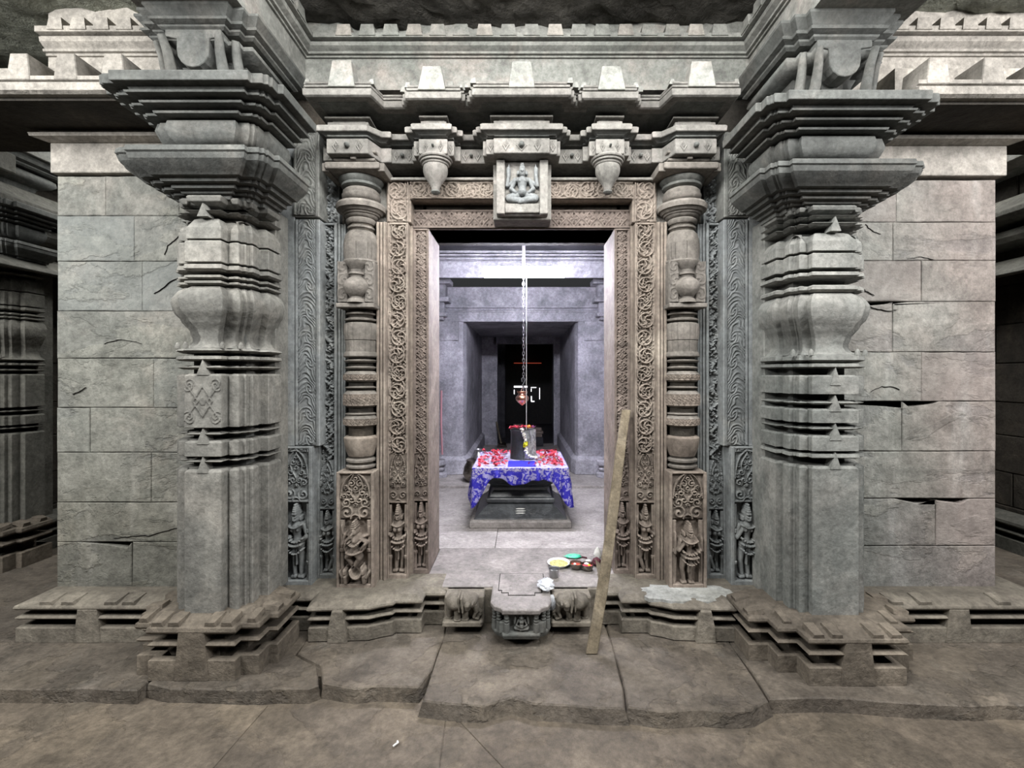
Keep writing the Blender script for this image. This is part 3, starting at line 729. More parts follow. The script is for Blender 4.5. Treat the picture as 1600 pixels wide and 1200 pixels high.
ysL = dict(shaft=956, lower_top=734, top=303,
    bands=[(705, 714, 'x'), (689, 714, 'block'), (719, 724, 'thin'), (676, 681, 'thin'), (584, 669, 'block'), (571, 577, 'thin'), (555, 563, 'ledge'),
           (542, 551, 'lip'), (446, 543, 'pot'), (437, 444, 'ring'), (428, 435, 'ring'), (411, 422, 'ledge'), (374, 409, 'block'), (337, 372, 'shoulder'), (325, 331, 'thin'), (303, 317, 'cap')],
    tri=[(716-2, 739, 9), (670, 694, 10), (562, 586, 10), (317, 338, 9)])
ysL['bands'] = [b for b in ysL['bands'] if b[2] != 'x']
ysL['pp'] = redent(.094, .27, .178, .228, .2, .88)
big_pillar(-1, 'big carved stone pillar left of the doorway, with scroll-carved block at mid height', XL, YL,
    redent(.094, .27, .178, .228, .2, .88, .026), redent(.16, .27, .215, .245, .235), base_poly(.213, .35, .305), (2.414, 2.936), ysL, .003243,
    mPil, (mPil, mPil, mPil, mPil), (592, 662))
ysR = dict(shaft=961, lower_top=729, top=319, z0=-.0, xo=.0,
    bands=[(709, 717, 'ledge'), (681, 705, 'block'), (667, 673, 'thin'), (639, 661, 'block'), (627, 633, 'thin'), (586, 616, 'block'), (567, 575, 'ledge'),
           (553, 566, 'lip'), (457, 554, 'pot'), (444, 455, 'ring'), (423, 432, 'ledge'), (394, 418, 'block'), (360, 391, 'shoulder'), (344, 351, 'thin'), (333, 339, 'thin'), (319, 330, 'cap')],
    tri=[(707, 733, 9), (662, 688, 10), (618, 643, 10), (574, 602, 9), (338, 361, 9)])
ysR['pp'] = redent(.12, .27, .20, .238, .21, .84)
big_pillar(1, 'big carved stone pillar right of the doorway, plain banded mid height and chipped base', XR, YR,
    redent(.12, .27, .20, .238, .21, .84, .026), redent(.175, .28, .23, .255, .24), base_poly(.235, .43, .33), (2.375, 2.862), ysR, .0033028,
    mPilW, (mPilW, mPilW, mPilW, mPilW), None)
# ================================================================ DOORWAY
door = struct('door_1')
# backing wall around the doorway
MB().box(-2.6, -.62, 3.0, 3.36, .0, BZ+.02).build('backing_wall', mDark, door)
MB().box(.62, 2.6, 3.0, 3.36, .0, BZ+.02).build('backing_wall', mDark, door)
MB().box(-.64, .64, 3.0, 3.36, 2.44, BZ+.02).build('backing_wall', mDark, door)
SZ = .21
def pier(s, x0, x1, y, z1, mat, bandf, bw, nz, figp, nm='jamb_pier', split=None, foll=True, niche=True, sd=1, z0=SZ, cell=.0032, figw=.32, matfig=None):
    """jamb pier (x0<x1 in left-hand coordinates, mirrored when s=+1); band relief above, niche with figure below"""
    if s > 0: x0, x1 = -x1, -x0
    m = MB(); e = (x1-x0-bw)/2
    m.box(x0, x0+e, y, 3.05, z0, z1); m.box(x1-e, x1, y, 3.05, z0, z1)
    m.box(x0+e, x1-e, y+.055, 3.05, z0, z1); m.box(x0+e, x1-e, y, y+.06, z0, z0+.035); m.box(x0+e, x1-e, y+.0, y+.06, z1-.012, z1)
    o = m.build(nm, mat, door, bevel=.003)
    bx = x0+e
    zn = nz
    if niche:
        zt = zn-.30                                     # niche top
        grid_mesh('foliage_relief', bx, zt, bw, .30, y+.002, f_foliage(bw, .30, sd), matfig or mat, o, cell=cell)
        MB().box(bx, bx+bw, y+.006, y+.056, zt-.006, zt+.004).build('niche_lintel', mat, o)
        hgt = zt-z0-.05
        fg = grid_mesh('carved_figure', bx, z0+.035, bw, hgt+.03, y+.05, caps(figure_prims(figp, -s if figp % 2 else 1), hgt*.72, hgt, bw/2, .004, .19*hgt/.45*.5, -.0), matfig or mat, o, cell=.0024, mask=True)
        for sx in (-1, 1):
            MB().lathe([(0, .010), (.10, .010), (.105, .014), (.12, .014), (.125, .009), (hgt*.62, .009), (hgt*.63, .014), (hgt*.67, .014), (hgt*.68, .009), (hgt*.74, .014), (hgt, .010)], bx+bw/2+sx*(bw/2-.006), y+.016, n=8, z=z0+.03).build('niche_colonnette', matfig or mat, o, smooth=40)
    zz = (zn if niche else z0+.04)
    grid_mesh('scroll_relief', bx, zz, bw, z1-.012-zz, y+.002, bandf, mat, o, cell=cell, flip=(s > 0))
    return o
ZJ = 2.452
for s in (-1, 1):
    mA, mB_, mD_, mE_ = (mBlue, mBlue, mBrown, mBrownD)
    # plain outer strips beside the pillar
    sgn = (lambda a, b: (a, b)) if s < 0 else (lambda a, b: (-b, -a))
    x0, x1 = sgn(-1.56, -1.475); MB().box(x0, x1, 2.83, 3.05, .1, 3.1).build('plain_strip', mBlue, door, bevel=.004)
    x0, x1 = sgn(-1.50, -1.388); MB().box(x0, x1, 2.815, 3.05, 1.06, 3.1).build('plain_strip', mBlue, door, bevel=.004)
    pier(s, -1.472, -1.276, 2.80, 1.06, mA, f_wave(.155, seed=3), .155, 1.03, 0 if s < 0 else 2, sd=1)
    x0, x1 = sgn(-1.388, -1.236); o = MB().box(x0, x1, 2.822, 3.05, 1.06, 2.45).build('upper_pier', mBlue, door, bevel=.004)
    grid_mesh('frond_relief', x0+.008, 1.07, .136, 1.375, 2.812, f_wave(.136, seed=3), mBlue, o, cell=.003, flip=(s > 0))
    pier(s, -1.285, -1.160, 2.89, 2.45, mB_, f_leaf(.092, seed=8+s), .092, .96, 1, sd=2, matfig=mBlue)
    # upper returns above the joint
    x0, x1 = sgn(-1.388, -1.236); o = MB().box(x0, x1, 2.812, 3.05, 2.46, 2.98).build('upper_jamb', mPilW, door, bevel=.004)
    grid_mesh('frond_relief', x0+.006, 2.47, .14, .50, 2.797, f_wave(.14, seed=5), mPilW, o, flip=(s > 0))
    x0, x1 = sgn(-1.295, -1.165); o = MB().box(x0, x1, 2.95, 3.05, 2.46, 2.98).build('upper_jamb', mBlue, door, bevel=.004)
    grid_mesh('leaf_relief', x0+.01, 2.465, .11, .36, 2.915, f_leaf(.11, seed=11), mBlue, o)
    # fluted strips on both sides of the colonnette
    for (a, b, yy) in ((-1.158, -1.105, 2.90), (-.905, -.842, 2.86)):
        x0, x1 = sgn(a, b); m = MB(); m.box(x0, x1, yy+.02, 3.05, SZ-.02, ZJ)
        for k in range(3):
            q0 = x0+(x1-x0)*(k/3+.04); q1 = x0+(x1-x0)*((k+1)/3-.04); m.box(q0, q1, yy+(.006 if k == 1 else 0), yy+.03, SZ-.02, ZJ-.004)
        m.build('fluted_strip', mBrown if a > -1 else mBlue, door, bevel=.003)
    x0, x1 = sgn(-1.13, -.85); MB().box(x0, x1, 2.93, 3.05, SZ, 2.95).build('backing_slab', mEnt, door)
    pier(s, -.842, -.712, 2.888, ZJ, mD_, f_scroll(.112, seed=4+s), .112, 1.0, 1 if s > 0 else 3, sd=3)
    pier(s, -.700, -.598, 2.967, 2.44, mE_, f_lattice(.088, seed=2), .088, .99, 3 if s < 0 else 0, sd=4)
    x0, x1 = sgn(-.714, -.698); MB().box(x0, x1, 2.95, 3.05, SZ, ZJ).build('thin_fillet', mBrown, door)
    # inner reveal of the jamb
    x0, x1 = sgn(-.70, -.600); MB().box(x0, x1, 3.03, 3.36, SZ, 2.44).build('jamb_reveal', mBrownD, door, bevel=.004)
    # upper scroll corner block
    x0, x1 = sgn(-.852, -.698); o = MB().box(x0, x1, 2.905, 3.05, 2.458, 2.72).build('corner_block', mBrown, door, bevel=.004)
    grid_mesh('scroll_relief', x0+.012, 2.462, .13, .25, 2.889, f_scroll(.13, .015, seed=7), mBrown, o, flip=(s > 0))
# lintels
o = MB().box(-.705, .705, 2.985, 3.3, 2.44, 2.565).build('lintel', mBrownD, door, bevel=.004)
grid_mesh('lattice_relief', -.70, 2.445, 1.40, .115, 2.968, f_lattice(.115, .008, seed=3), mBrownD, o, horiz=True)
o = MB().box(-.70, .70, 2.905, 3.3, 2.602, 2.712).build('scroll_lintel', mBrown, door, bevel=.004)
grid_mesh('scroll_relief', -.70, 2.604, 1.40, .106, 2.889, f_scroll(.106, .014, seed=12), mBrown, o, horiz=True)
MB().box(-.86, .86, 2.87, 3.2, 2.712, 2.728).build('lintel_fillet', mEnt, door, bevel=.002)
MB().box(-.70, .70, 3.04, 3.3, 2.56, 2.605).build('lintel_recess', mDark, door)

# ---- central hanging block with the seated deity -----------------
dv = thing('carved_block', 'pale hanging stone block with a seated four-armed figure above the door', 'carving', (0, 2.79, 2.46))
cx = PX(816, 2.78)
MB().box(cx-.178, cx+.178, 2.83, 3.1, 2.45, 2.79).build('rear_block', mEnt, dv, bevel=.004)
m = MB(); m.box(cx-.155, cx+.155, 2.795, 2.9, 2.465, 2.79)
m.box(cx-.155, cx-.105, 2.765, 2.80, 2.465, 2.79); m.box(cx+.105, cx+.155, 2.765, 2.80, 2.465, 2.79); m.box(cx-.105, cx+.105, 2.775, 2.80, 2.475, 2.53)
m.build('front_block', mEnt, dv, bevel=.004)
grid_mesh('seated_figure', cx-.105, 2.51, .21, .30, 2.796, caps(seated_prims(), .25, .275, .105, -.01, .055, .0), mBlue, dv, cell=.0022, mask=True)

# ---- colonnettes ---------------------------------------------------
KZ = 2.78/F
def colonnette(s):
    xc = 1.0*s if s < 0 else 1.0; yc = 2.878
    t = thing('stone_colonnette', 'turned stone colonnette %s of the doorway, base carved with %s' % (('left', 'dancing figure') if s < 0 else ('right', 'standing figure')), 'column', (xc, yc, SZ))
    Z = lambda y: H-(y-CY)*KZ
    zt = Z(737)
    m = MB(); m.box(xc-.113, xc-.094, 2.764, 3.0, SZ-.01, zt); m.box(xc+.094, xc+.113, 2.764, 3.0, SZ-.01, zt); m.box(xc-.094, xc+.094, 2.805, 3.0, SZ-.01, zt)
    m.box(xc-.094, xc+.094, 2.764, 2.82, SZ-.01, SZ+.03); m.box(xc-.094, xc+.094, 2.766, 2.82, zt-.012, zt)
    bb = m.build('base_block', mBrown, t, bevel=.004)
    bw = .19; zn = zt-.012; zl = zn-.27
    grid_mesh('foliage_relief', xc-bw/2, zl, bw, .27, 2.766, f_foliage(bw, .27, 9, depth=.018), mBrown, bb, cell=.0028)
    hgt = zl-SZ-.04
    if s < 0:
        pr = []; q = lambda *a: pr.append(a)
        q(-.05, .34, .045, -.17, .44, .06, .2); q(-.17, .44, .06, -.05, .52, .075, .2); q(.02, .32, .042, .10, .42, .05, .3); q(.10, .42, .05, .04, .52, .07, .3)
        q(-.05, .53, .07, .06, .53, .07, .2); q(0, .56, .055, .02, .63, .065, .3); q(.02, .63, .065, .03, .71, .085, .3); q(-.06, .74, .045, .12, .72, .045, .25)
        q(-.10, .74, .038, -.24, .66, .032, .3); q(-.24, .66, .032, -.20, .80, .026, .4); q(.14, .72, .038, .26, .66, .032, .3); q(.26, .66, .03, .16, .58, .028, .5)
        q(-.08, .75, .034, -.26, .80, .028, .2); q(-.26, .8, .03, -.30, .92, .024, .2); q(.15, .74, .034, .30, .78, .028, .2); q(.30, .78, .028, .31, .9, .026, .2)
        q(.02, .77, .032, .02, .80, .032, .3); q(.01, .835, .055, .0, .86, .052, .4); q(.01, .83, .012, .01, .85, .01, .95)
        for z_, r_ in ((.90, .07), (.935, .06), (.965, .045), (.995, .025)): q(-r_*.6, z_, .02, r_*.6, z_+.01, .02, .5)
        for k in range(8):
            a = -.5+k/7; q(a*.22+.02, .70-.05*(1-4*a*a), .011, a*.22+.045, .70-.05*(1-4*a*a), .011, .85); q(a*.26, .55-.03*(1-4*a*a), .012, a*.26+.03, .55-.03*(1-4*a*a), .012, .8)
            a2 = math.pi*(.9+1.1*k/8); b2 = math.pi*(.9+1.1*(k+1)/8); q(.02+.21*math.cos(a2), .62+.13*math.sin(a2), .016, .02+.21*math.cos(b2), .62+.13*math.sin(b2), .016, .55)
        for sx, sc in ((-1, 1), (1, .8)):
            q(sx*.2, .04, .05, sx*.2, .14, .07, .2); q(sx*.2, .2, .045, sx*.2, .23, .045, .4); q(sx*.26, .12, .035, sx*.32, .2, .03, .3)
        for k in range(9):
            a = math.pi*(1+k/8); b = math.pi*(1+(k+1)/8)
            q(.05+.13*math.cos(a), .24+.12*math.sin(a), .025, .05+.13*math.cos(b), .24+.12*math.sin(b), .025, .5)
    else:
        pr = [(a*1.25, b, c, d*1.25, e, f, g) for a, b, c, d, e, f, g in figure_prims(2, 1)]
        pr += [(.30, .04, .035, .30, .45, .035, .1), (-.28, .5, .04, -.28, .8, .03, .2), (.28, .55, .05, .29, .72, .04, .2), (-.27, .05, .03, -.25, .4, .025, .1)]
    grid_mesh('carved_figure', xc-bw/2, SZ+.03, bw, hgt+.04, 2.804, caps(pr, hgt*.72, hgt, bw/2, .0, .12, 0), mBrown, bb, cell=.0024, mask=True)
    for sx in (-1, 1):
        MB().lathe([(0, .012), (hgt*.5, .012), (hgt*.51, .018), (hgt*.55, .018), (hgt*.56, .012), (hgt*.62, .016), (hgt*.7, .012), (hgt, .016)], xc+sx*.082, 2.785, n=8, z=SZ+.03).build('niche_colonnette', mBrown, bb, smooth=40)
    def L(nm, pr, mat=mCol, n=36, sm=40, r=1.0):
        return MB().lathe([(z, q*r) for z, q in pr], xc, yc, n=n).build(nm, mat, t, smooth=sm)
    L('core', [(zt-.03, .075), (Z(270), .075)], mDark, 16)
    def ring(ya, yb, r, nm='ring', d=.02):
        zb, za = Z(yb), Z(ya); L(nm, [(zb, r-d), (zb+(za-zb)*.3, r-.002), (zb+(za-zb)*.7, r), (za, r-d)])
    def ledge(ya, yb, r): zb, za = Z(yb), Z(ya); L('ledge', [(zb, r-.012), (zb+(za-zb)*.45, r), (za, r-.03)], n=12 if 0 else 36)
    for a, b in ((728, 735), (718, 726)): ring(a, b, .092)
    # lotus bell near the bottom
    L('lotus_bell', [(Z(715), .078), (Z(708), .09), (Z(700), .098), (Z(690), .104), (Z(686), .104), (Z(683), .09)], mBrown)
    def band(ya, yb, r=.106, dia=True):
        zb, za = Z(yb), Z(ya); h = za-zb; N = 120; K = 8; rings = []
        for k in range(K+1):
            v = k/K; ring_ = []
            for i in range(N):
                a = 2*math.pi*i/N; u = (a*10/ math.pi) % 1-.5
                d = abs(abs(u)+abs(v-.5)*.9-.32); q = .005 if d < .09 or (abs(u) < .1 and abs(v-.5) < .16) else 0
                rr = r+(q if 0 < k < K else .002)-.002
                ring_.append((xc+rr*math.cos(a), yc+rr*math.sin(a), zb+h*v))
            rings.append(ring_)
        MB().loft(rings).build('diamond_band', mBrown, t)
        L('band_slope', [(za-.001, r), (za+.02, r-.02)])
        L('band_slope', [(zb-.012, r-.02), (zb+.001, r-.002)])
    band(655, 665); ledge(645, 650, .098); band(616, 634); ledge(603, 608, .100); band(585, 594); ledge(571, 577, .100); ledge(560, 566, .104)
    L('bell_foot', [(Z(558), .098), (Z(556), .106), (Z(552), .104), (Z(549), .096)])
    # ribbed bell in two courses
    def ribbed(nm, pr, N=96, k=16, amp=.003, mat=mCol):
        rings = [[(xc+(r-amp*(abs(math.cos(a*k/2)) < .22))*math.cos(a), yc+(r-amp*(abs(math.cos(a*k/2)) < .22))*math.sin(a), z) for a in [2*math.pi*i/N for i in range(N)]] for z, r in pr]
        return MB().loft(rings).build(nm, mat, t, smooth=30)
    ribbed('ribbed_bell', [(Z(551), .093), (Z(540), .092), (Z(531), .096)])
    ribbed('ribbed_bell', [(Z(530), .098), (Z(520), .104), (Z(508), .104), (Z(504), .098), (Z(502.5), .085)])
    ring(495, 501, .10); ring(486, 491, .092)
    MB().box(xc-.115, xc+.115, yc-.118, 3.0, Z(481), Z(474)).build('square_plate', mCol, t, bevel=.004)
    # square block with carved pot
    zb, za = Z(474), Z(408)
    blk = MB().box(xc-.108, xc+.108, yc-.085, 3.0, zb, za).build('pot_block', mCol, t, bevel=.004)
    def fpot(U, V):
        u = (U-.108); v = V
        sp = np.cos(np.hypot(np.abs(u)-.075, ((v*1.0) % .085)-.04)*190-2*np.arctan2((v % .085)-.04, np.abs(u)-.075))
        e = np.abs(u) > .052
        return np.where(e, .004*np.clip(sp*1.5, 0, 1)+.012, .0)+np.where(np.abs(u) > .10, .004, 0)
    grid_mesh('side_foliage', xc-.108, zb+.01, .216, za-zb-.012, yc-.086, fpot, mCol, blk, cell=.0028)
    pp = [(0, .055), (.02, .05), (.028, .035), (.036, .034), (.045, .045), (.07, .066), (.095, .076), (.115, .074), (.135, .06), (.148, .042), (.155, .034), (.165, .036), (.17, .046), (.18, .046), (.186, .034), (.20, .034), (.222, .05), (.24, .062), (.25, .066)]
    MB().lathe(pp, xc, yc-.088, n=24, z=zb+.004).build('carved_pot', mCol, blk, smooth=35)
    # upper bell
    L('bell_lip', [(Z(409), .098), (Z(406), .108), (Z(403.5), .107), (Z(403), .09)])
    ribbed('fluted_bell', [(Z(404), .098), (Z(395), .104), (Z(382), .106), (Z(376), .105)], k=26, amp=.004)
    L('bell_dome', [(Z(377), .103), (Z(370), .102), (Z(362), .094), (Z(357), .078), (Z(354), .06)])
    ring(348, 354, .084, d=.012); L('neck', [(Z(350), .066), (Z(343), .066)]); ring(336, 345, .092, d=.012); 
    # spreading disc capital
    L('disc', [(Z(336), .082), (Z(333), .098), (Z(331), .10), (Z(330.5), .108), (Z(328), .112), (Z(327.5), .122), (Z(324), .132), (Z(323.5), .146), (Z(317), .152), (Z(313), .142), (Z(311.5), .115), (Z(309), .078)])
    L('cushion', [(Z(310), .078), (Z(307.5), .10), (Z(303), .114), (Z(299), .116), (Z(298), .108), (Z(293), .110), (Z(289), .095), (Z(287), .075)])
    L('neck_ring', [(Z(289), .10), (Z(286), .118), (Z(283), .12), (Z(281), .11)], mCap)
    L('neck_ring', [(Z(282), .11), (Z(277), .132), (Z(274), .134), (Z(272), .12)], mCap)
    sq = [(-.125, -.13), (.125, -.13), (.125, .1), (-.125, .1)]
    m = MB(); m.plan(sq, [(Z(273), -.015), (Z(270.5), .03), (Z(269.5), .035), (Z(262), .037), (Z(260), .03)], cx=xc, cy=yc); m.build('abacus', mCol, t, bevel=.003)
    for sx in (-1, 1): MB().box(xc+sx*.165-.02, xc+sx*.165+.02, yc-.145, yc+.1, Z(272.5), Z(260)).build('abacus_ear', mCol, t, bevel=.003)
    m = MB(); m.plan(sq, [(Z(262), -.03), (Z(257), -.03)], cx=xc, cy=yc); m.build('bracket_step', mCol, t)
    m = MB(); m.plan(sq, [(Z(257), -.02), (Z(254), .0), (Z(251), .0), (Z(250), -.035), (Z(246), -.035), (Z(245.5), -.01), (Z(243), .008), (Z(240), .008), (Z(238), -.02), (Z(234), -.02)], cx=xc, cy=yc); m.build('bracket_step', mCol, t, bevel=.002)
    MB().box(xc-.016, xc+.016, yc-.15, yc-.10, Z(254), Z(242)).build('bracket_peg', mCol, t, bevel=.003)
    return t
colonnette(-1); colonnette(1)

# ---- entablature: frieze, pendants, eave ---------------------------
ent = thing('entablature', 'stepped stone cornice over the doorway with upright merlons and studded frieze', 'cornice', (0, 2.9, 2.8))
def mirror_plan(seg, back):
    """seg: list of (x, y) from centre to the left; returns closed polygon"""
    L_ = [(-x, y) for x, y in seg]; L_.reverse()
    pts = L_+[(x, y) for x, y in seg]
    out = [pts[0]]
    for p in pts[1:]:
        if (Vector(p)-Vector(out[-1])).length > 1e-4: out.append(p)
    return out+[(seg[-1][0], back), (-seg[-1][0], back)]
ledge_pts = [(0, 2.665), (.235, 2.665), (.235, 2.70), (.262, 2.70), (.262, 2.735), (.285, 2.735), (.285, 2.79), (.355, 2.79), (.355, 2.74), (.385, 2.74), (.385, 2.70), (.41, 2.70), (.41, 2.665), (.635, 2.665), (.635, 2.70), (.68, 2.70), (.68, 2.785), (.785, 2.785), (.785, 2.755), (.835, 2.755), (.90, 2.68), (1.19, 2.68)]
ledge_pts = [(x, y) for x, y in ledge_pts]
P1 = mirror_plan(ledge_pts, 3.2)
def entp(nm, pts, prof, mat=mEnt, **k): q = MB(); q.plan(pts, prof); return q.build(nm, mat, ent, **k)
P1i = mirror_plan([(0, 2.70), (.16, 2.70), (.16, 2.715), (.205, 2.715), (.205, 2.735), (.225, 2.735), (.225, 2.835), (.375, 2.835), (.375, 2.80), (.405, 2.80), (.405, 2.735), (.44, 2.735), (.44, 2.71), (.60, 2.71), (.60, 2.735), (.635, 2.735), (.635, 2.80), (.66, 2.80), (.66, 2.835), (.80, 2.835), (.80, 2.82), (.86, 2.82), (.905, 2.705), (1.14, 2.705), (1.14, 2.80), (1.2, 2.80)], 3.1)
entp('frieze', P1i, [(2.795, -.0), (2.80, .004), (2.882, .004), (2.885, -.01)], bevel=.002)
entp('frieze_shadow_moulding', P1i, [(2.88, -.02), (2.895, -.015), (2.897, .0), (2.905, .002)], mCap)
entp('ledge_underside', P1, [(2.90, -.035), (2.905, -.028), (2.912, -.012), (2.914, 0)], mCap)
entp('ledge', P1, [(2.914, -.004), (2.918, .004), (2.945, .006), (2.955, -.004), (2.957, -.05)], bevel=.002)
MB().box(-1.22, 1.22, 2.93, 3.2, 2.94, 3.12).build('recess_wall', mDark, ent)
# stepped blocks above the ledge
for cxx, w0, yy in ((-1.03, .12, 2.73), (-.52, .075, 2.72), (0, .165, 2.715), (.52, .075, 2.72), (1.03, .12, 2.73)):
    m = MB(); m.box(cxx-w0, cxx+w0, yy, 3.0, 2.955, 2.995); m.box(cxx-w0*.82, cxx+w0*.82, yy+.02, 3.0, 2.99, 3.015); m.box(cxx-w0*1.12, cxx+w0*1.12, yy-.012, 3.0, 3.012, 3.022)
    m.build('stepped_block', mEnt, ent, bevel=.002)
# diamond carvings and studs on the frieze
def dia(x, y, w=.04, h=.036, z=2.84):
    m = MB(); 
    m.loft([[(x+a*w*.5, y, z+b*h) for a, b in ((-1, 0), (0, -1), (1, 0), (0, 1))], [(x+a*w*.42, y-.006, z+b*h*.85) for a, b in ((-1, 0), (0, -1), (1, 0), (0, 1))], [(x+a*w*.22, y-.002, z+b*h*.45) for a, b in ((-1, 0), (0, -1), (1, 0), (0, 1))], [(x+a*w*.05, y-.009, z+b*h*.1) for a, b in ((-1, 0), (0, -1), (1, 0), (0, 1))]])
    m.build('diamond', mEnt, ent)
def stud(x, y, z=2.84, r=.016):
    m = MB(); n = 12; rings = []
    for d, rr in ((0, r*.75), (-.012, r), (-.024, r*.8), (-.032, r*.3)): rings.append([(x+rr*math.cos(2*math.pi*i/n), y+d, z+rr*math.sin(2*math.pi*i/n)) for i in range(n)])
    m.loft(rings); m.build('stud', mCap, ent, smooth=60)
for s in (-1, 1):
    dia(s*.093, 2.695); dia(s*.183, 2.711, .036); dia(s*.27, 2.831, .04); dia(s*.345, 2.831, .04); stud(s*.308, 2.83, r=.012)
    dia(s*.422, 2.731, .03); dia(s*.618, 2.731, .03); dia(s*.475, 2.706, .03); dia(s*.565, 2.706, .03); stud(s*.52, 2.706, r=.008)
    dia(s*.69, 2.831, .04); dia(s*.77, 2.831, .04); stud(s*.73, 2.83, r=.013); dia(s*.95, 2.701, .045); dia(s*1.09, 2.701, .045); stud(s*1.02, 2.70, r=.016); dia(s*1.17, 2.796, .04)
stud(0, 2.695, r=.017); dia(0, 2.697, .07, .038)
# eave
E_pts = [(0, 2.555), (.275, 2.555), (.275, 2.575), (.292, 2.575), (.292, 2.62), (.308, 2.62), (.308, 2.66), (.322, 2.66), (.322, 2.61), (.34, 2.61), (.34, 2.585), (.655, 2.585), (.655, 2.61), (.672, 2.61), (.672, 2.65), (.688, 2.65), (.688, 2.675), (.80, 2.675), (.835, 2.555), (1.215, 2.555)]
PE = mirror_plan(E_pts, 3.0)
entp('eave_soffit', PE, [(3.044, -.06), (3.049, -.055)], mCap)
entp('eave_drip', PE, [(3.046, -.012), (3.05, -.004)], mEnt)
entp('eave', PE, [(3.05, -.004), (3.052, .0), (3.086, .002), (3.089, -.006)], bevel=.002)
entp('eave_moulding', PE, [(3.088, -.03), (3.096, -.03), (3.098, -.006), (3.110, -.004), (3.112, -.03)], bevel=.002)
entp('eave_moulding', PE, [(3.11, -.032), (3.117, -.032), (3.119, -.012), (3.130, -.010), (3.136, -.03), (3.14, -.2)], bevel=.002)
def merlon(x, y, w0, w1, z0, z1, mat, d=.10):
    m = MB(); m.loft([[(x-w0, y, z0), (x+w0, y, z0), (x+w0, y+d, z0), (x-w0, y+d, z0)], [(x-w1, y+.008, z1), (x+w1, y+.008, z1), (x+w1, y+d, z1), (x-w1, y+d, z1)]])
    m.build('merlon', mat, ent, bevel=.003)
for x, y, a, b, z0, z1, mt in ((-1.0, 2.549, .075, .052, 3.095, 3.245, mBeam), (-.505, 2.578, .078, .052, 3.095, 3.232, mBeam), (0, 2.549, .073, .053, 3.09, 3.24, mBeam), (.505, 2.578, .078, .053, 3.095, 3.232, mBeam), (1.0, 2.549, .077, .055, 3.095, 3.24, mBeam)):
    merlon(x, y, a, b, z0, z1, mt)
for x in (-.90, -.415, .415, .90, -.13, .13, -.165, .165): merlon(x, 2.66, .022, .018, 3.12, 3.20, mBeam, .06)
for s in (-1, 1):                                     # little upturned corner horns
    for x, y in ((.27, 2.56), (.305, 2.60), (.35, 2.60), (.645, 2.60), (.68, 2.64), (.84, 2.57), (1.2, 2.57)):
        m = MB(); m.loft([[(s*x-.016, y, 3.12), (s*x+.016, y, 3.12), (s*x+.016, y+.04, 3.12), (s*x-.016, y+.04, 3.12)], [(s*x-.008, y+.004, 3.15), (s*x+.012, y+.004, 3.152), (s*x+.012, y+.03, 3.152), (s*x-.008, y+.03, 3.15)]]); m.build('corner_horn', mBeam, ent)
# pendants
for s, wh in ((-1, 'left'), (1, 'right')):
    xc, yc = s*.52, 2.785
    o = thing('stone_pendant', 'turned stone lotus-bud pendant hanging %s of the carved block over the door' % wh, 'pendant', (xc, yc, 2.80))
    MB().lathe([(2.80, .10), (2.792, .102), (2.785, .098), (2.782, .088), (2.776, .092), (2.770, .090), (2.766, .078), (2.762, .080), (2.756, .076)], xc, yc, n=32).build('collar', mEnt, o, smooth=40)
    MB().lathe([(2.76, .070), (2.74, .074), (2.715, .073), (2.69, .064), (2.665, .048), (2.645, .034), (2.63, .027), (2.612, .023), (2.606, .02)], xc, yc, n=32).build('bud', mEnt, o, smooth=50)
    MB().lathe([(2.608, .026), (2.60, .028), (2.59, .018), (2.586, .004)], xc, yc, n=20).build('tip', mCap, o, smooth=50)

# ================================================================ THRESHOLD PLINTH
th = thing('threshold_plinth', 'low stepped stone plinth with recessed grooves beneath the doorway jambs', 'plinth', (0, 2.8, 0))
TP = [(-.46, 2.755), (-.58, 2.755), (-.58, 2.665), (-.73, 2.665), (-.74, 2.64), (-.80, 2.62), (-.86, 2.59), (-1.195, 2.575), (-1.215, 2.69), (-1.50, 2.69)]
for s in (-1, 1):
    pts = [(x*-s*-1 if s < 0 else -x, y) for x, y in TP]
    if s < 0: pts = [(x, y) for x, y in TP]
    pts = pts+[(pts[-1][0], 3.0), (pts[0][0], 3.0)]
    A = sum(pts[i][0]*pts[(i+1) % len(pts)][1]-pts[(i+1) % len(pts)][0]*pts[i][1] for i in range(len(pts)))
    if A < 0: pts.reverse()
    build_plinth(th, pts, .005, .215, .078, (.112, .132), .166, mPlinth, rec=.10, slope=.03)
    key_tab(th, s*1.03, 2.572, 0, .21, .055, .03, .022, mPlinth, slope=.04)
MB().box(-.50, .50, 2.78, 3.1, .0, .205).build('middle_block', mPlinth, th, bevel=.004)
# sill slab with a raised stepped outline in the middle
sill = struct('trim_8')
MB().box(-.60, .60, 2.80, 3.42, .10, .212).build('sill_slab', mSill, sill, bevel=.003)
so = [(-.135, 2.95), (-.135, 2.73), (-.115, 2.73), (-.115, 2.70), (-.075, 2.70), (-.075, 2.67), (.075, 2.67), (.075, 2.70), (.115, 2.70), (.115, 2.73), (.135, 2.73), (.135, 2.95)]
st = thing('threshold_step', 'projecting half-octagon stone step with carved seated figure at the door foot', 'step', (0, 2.6, .05))
sp = [(-.172, 2.86), (-.172, 2.60), (-.15, 2.555), (-.11, 2.53), (-.105, 2.51), (.10, 2.51), (.105, 2.53), (.145, 2.555), (.165, 2.60), (.165, 2.86)]
MB().plan(sp, [(.045, -.03), (.05, -.01), (.075, .0), (.085, -.004)]).build('step_foot', mCap, st, bevel=.003)
MB().plan(sp, [(.08, -.035), (.19, -.035)]).build('step_core', mCap, st)
MB().plan(sp, [(.185, -.01), (.192, .002), (.215, .004), (.22, -.006)]).build('step_top', mSill, st, bevel=.003)
m = MB().plan(so, [(.217, .0045), (.2228, .0045)]).build('incised_line', mCrk, st)
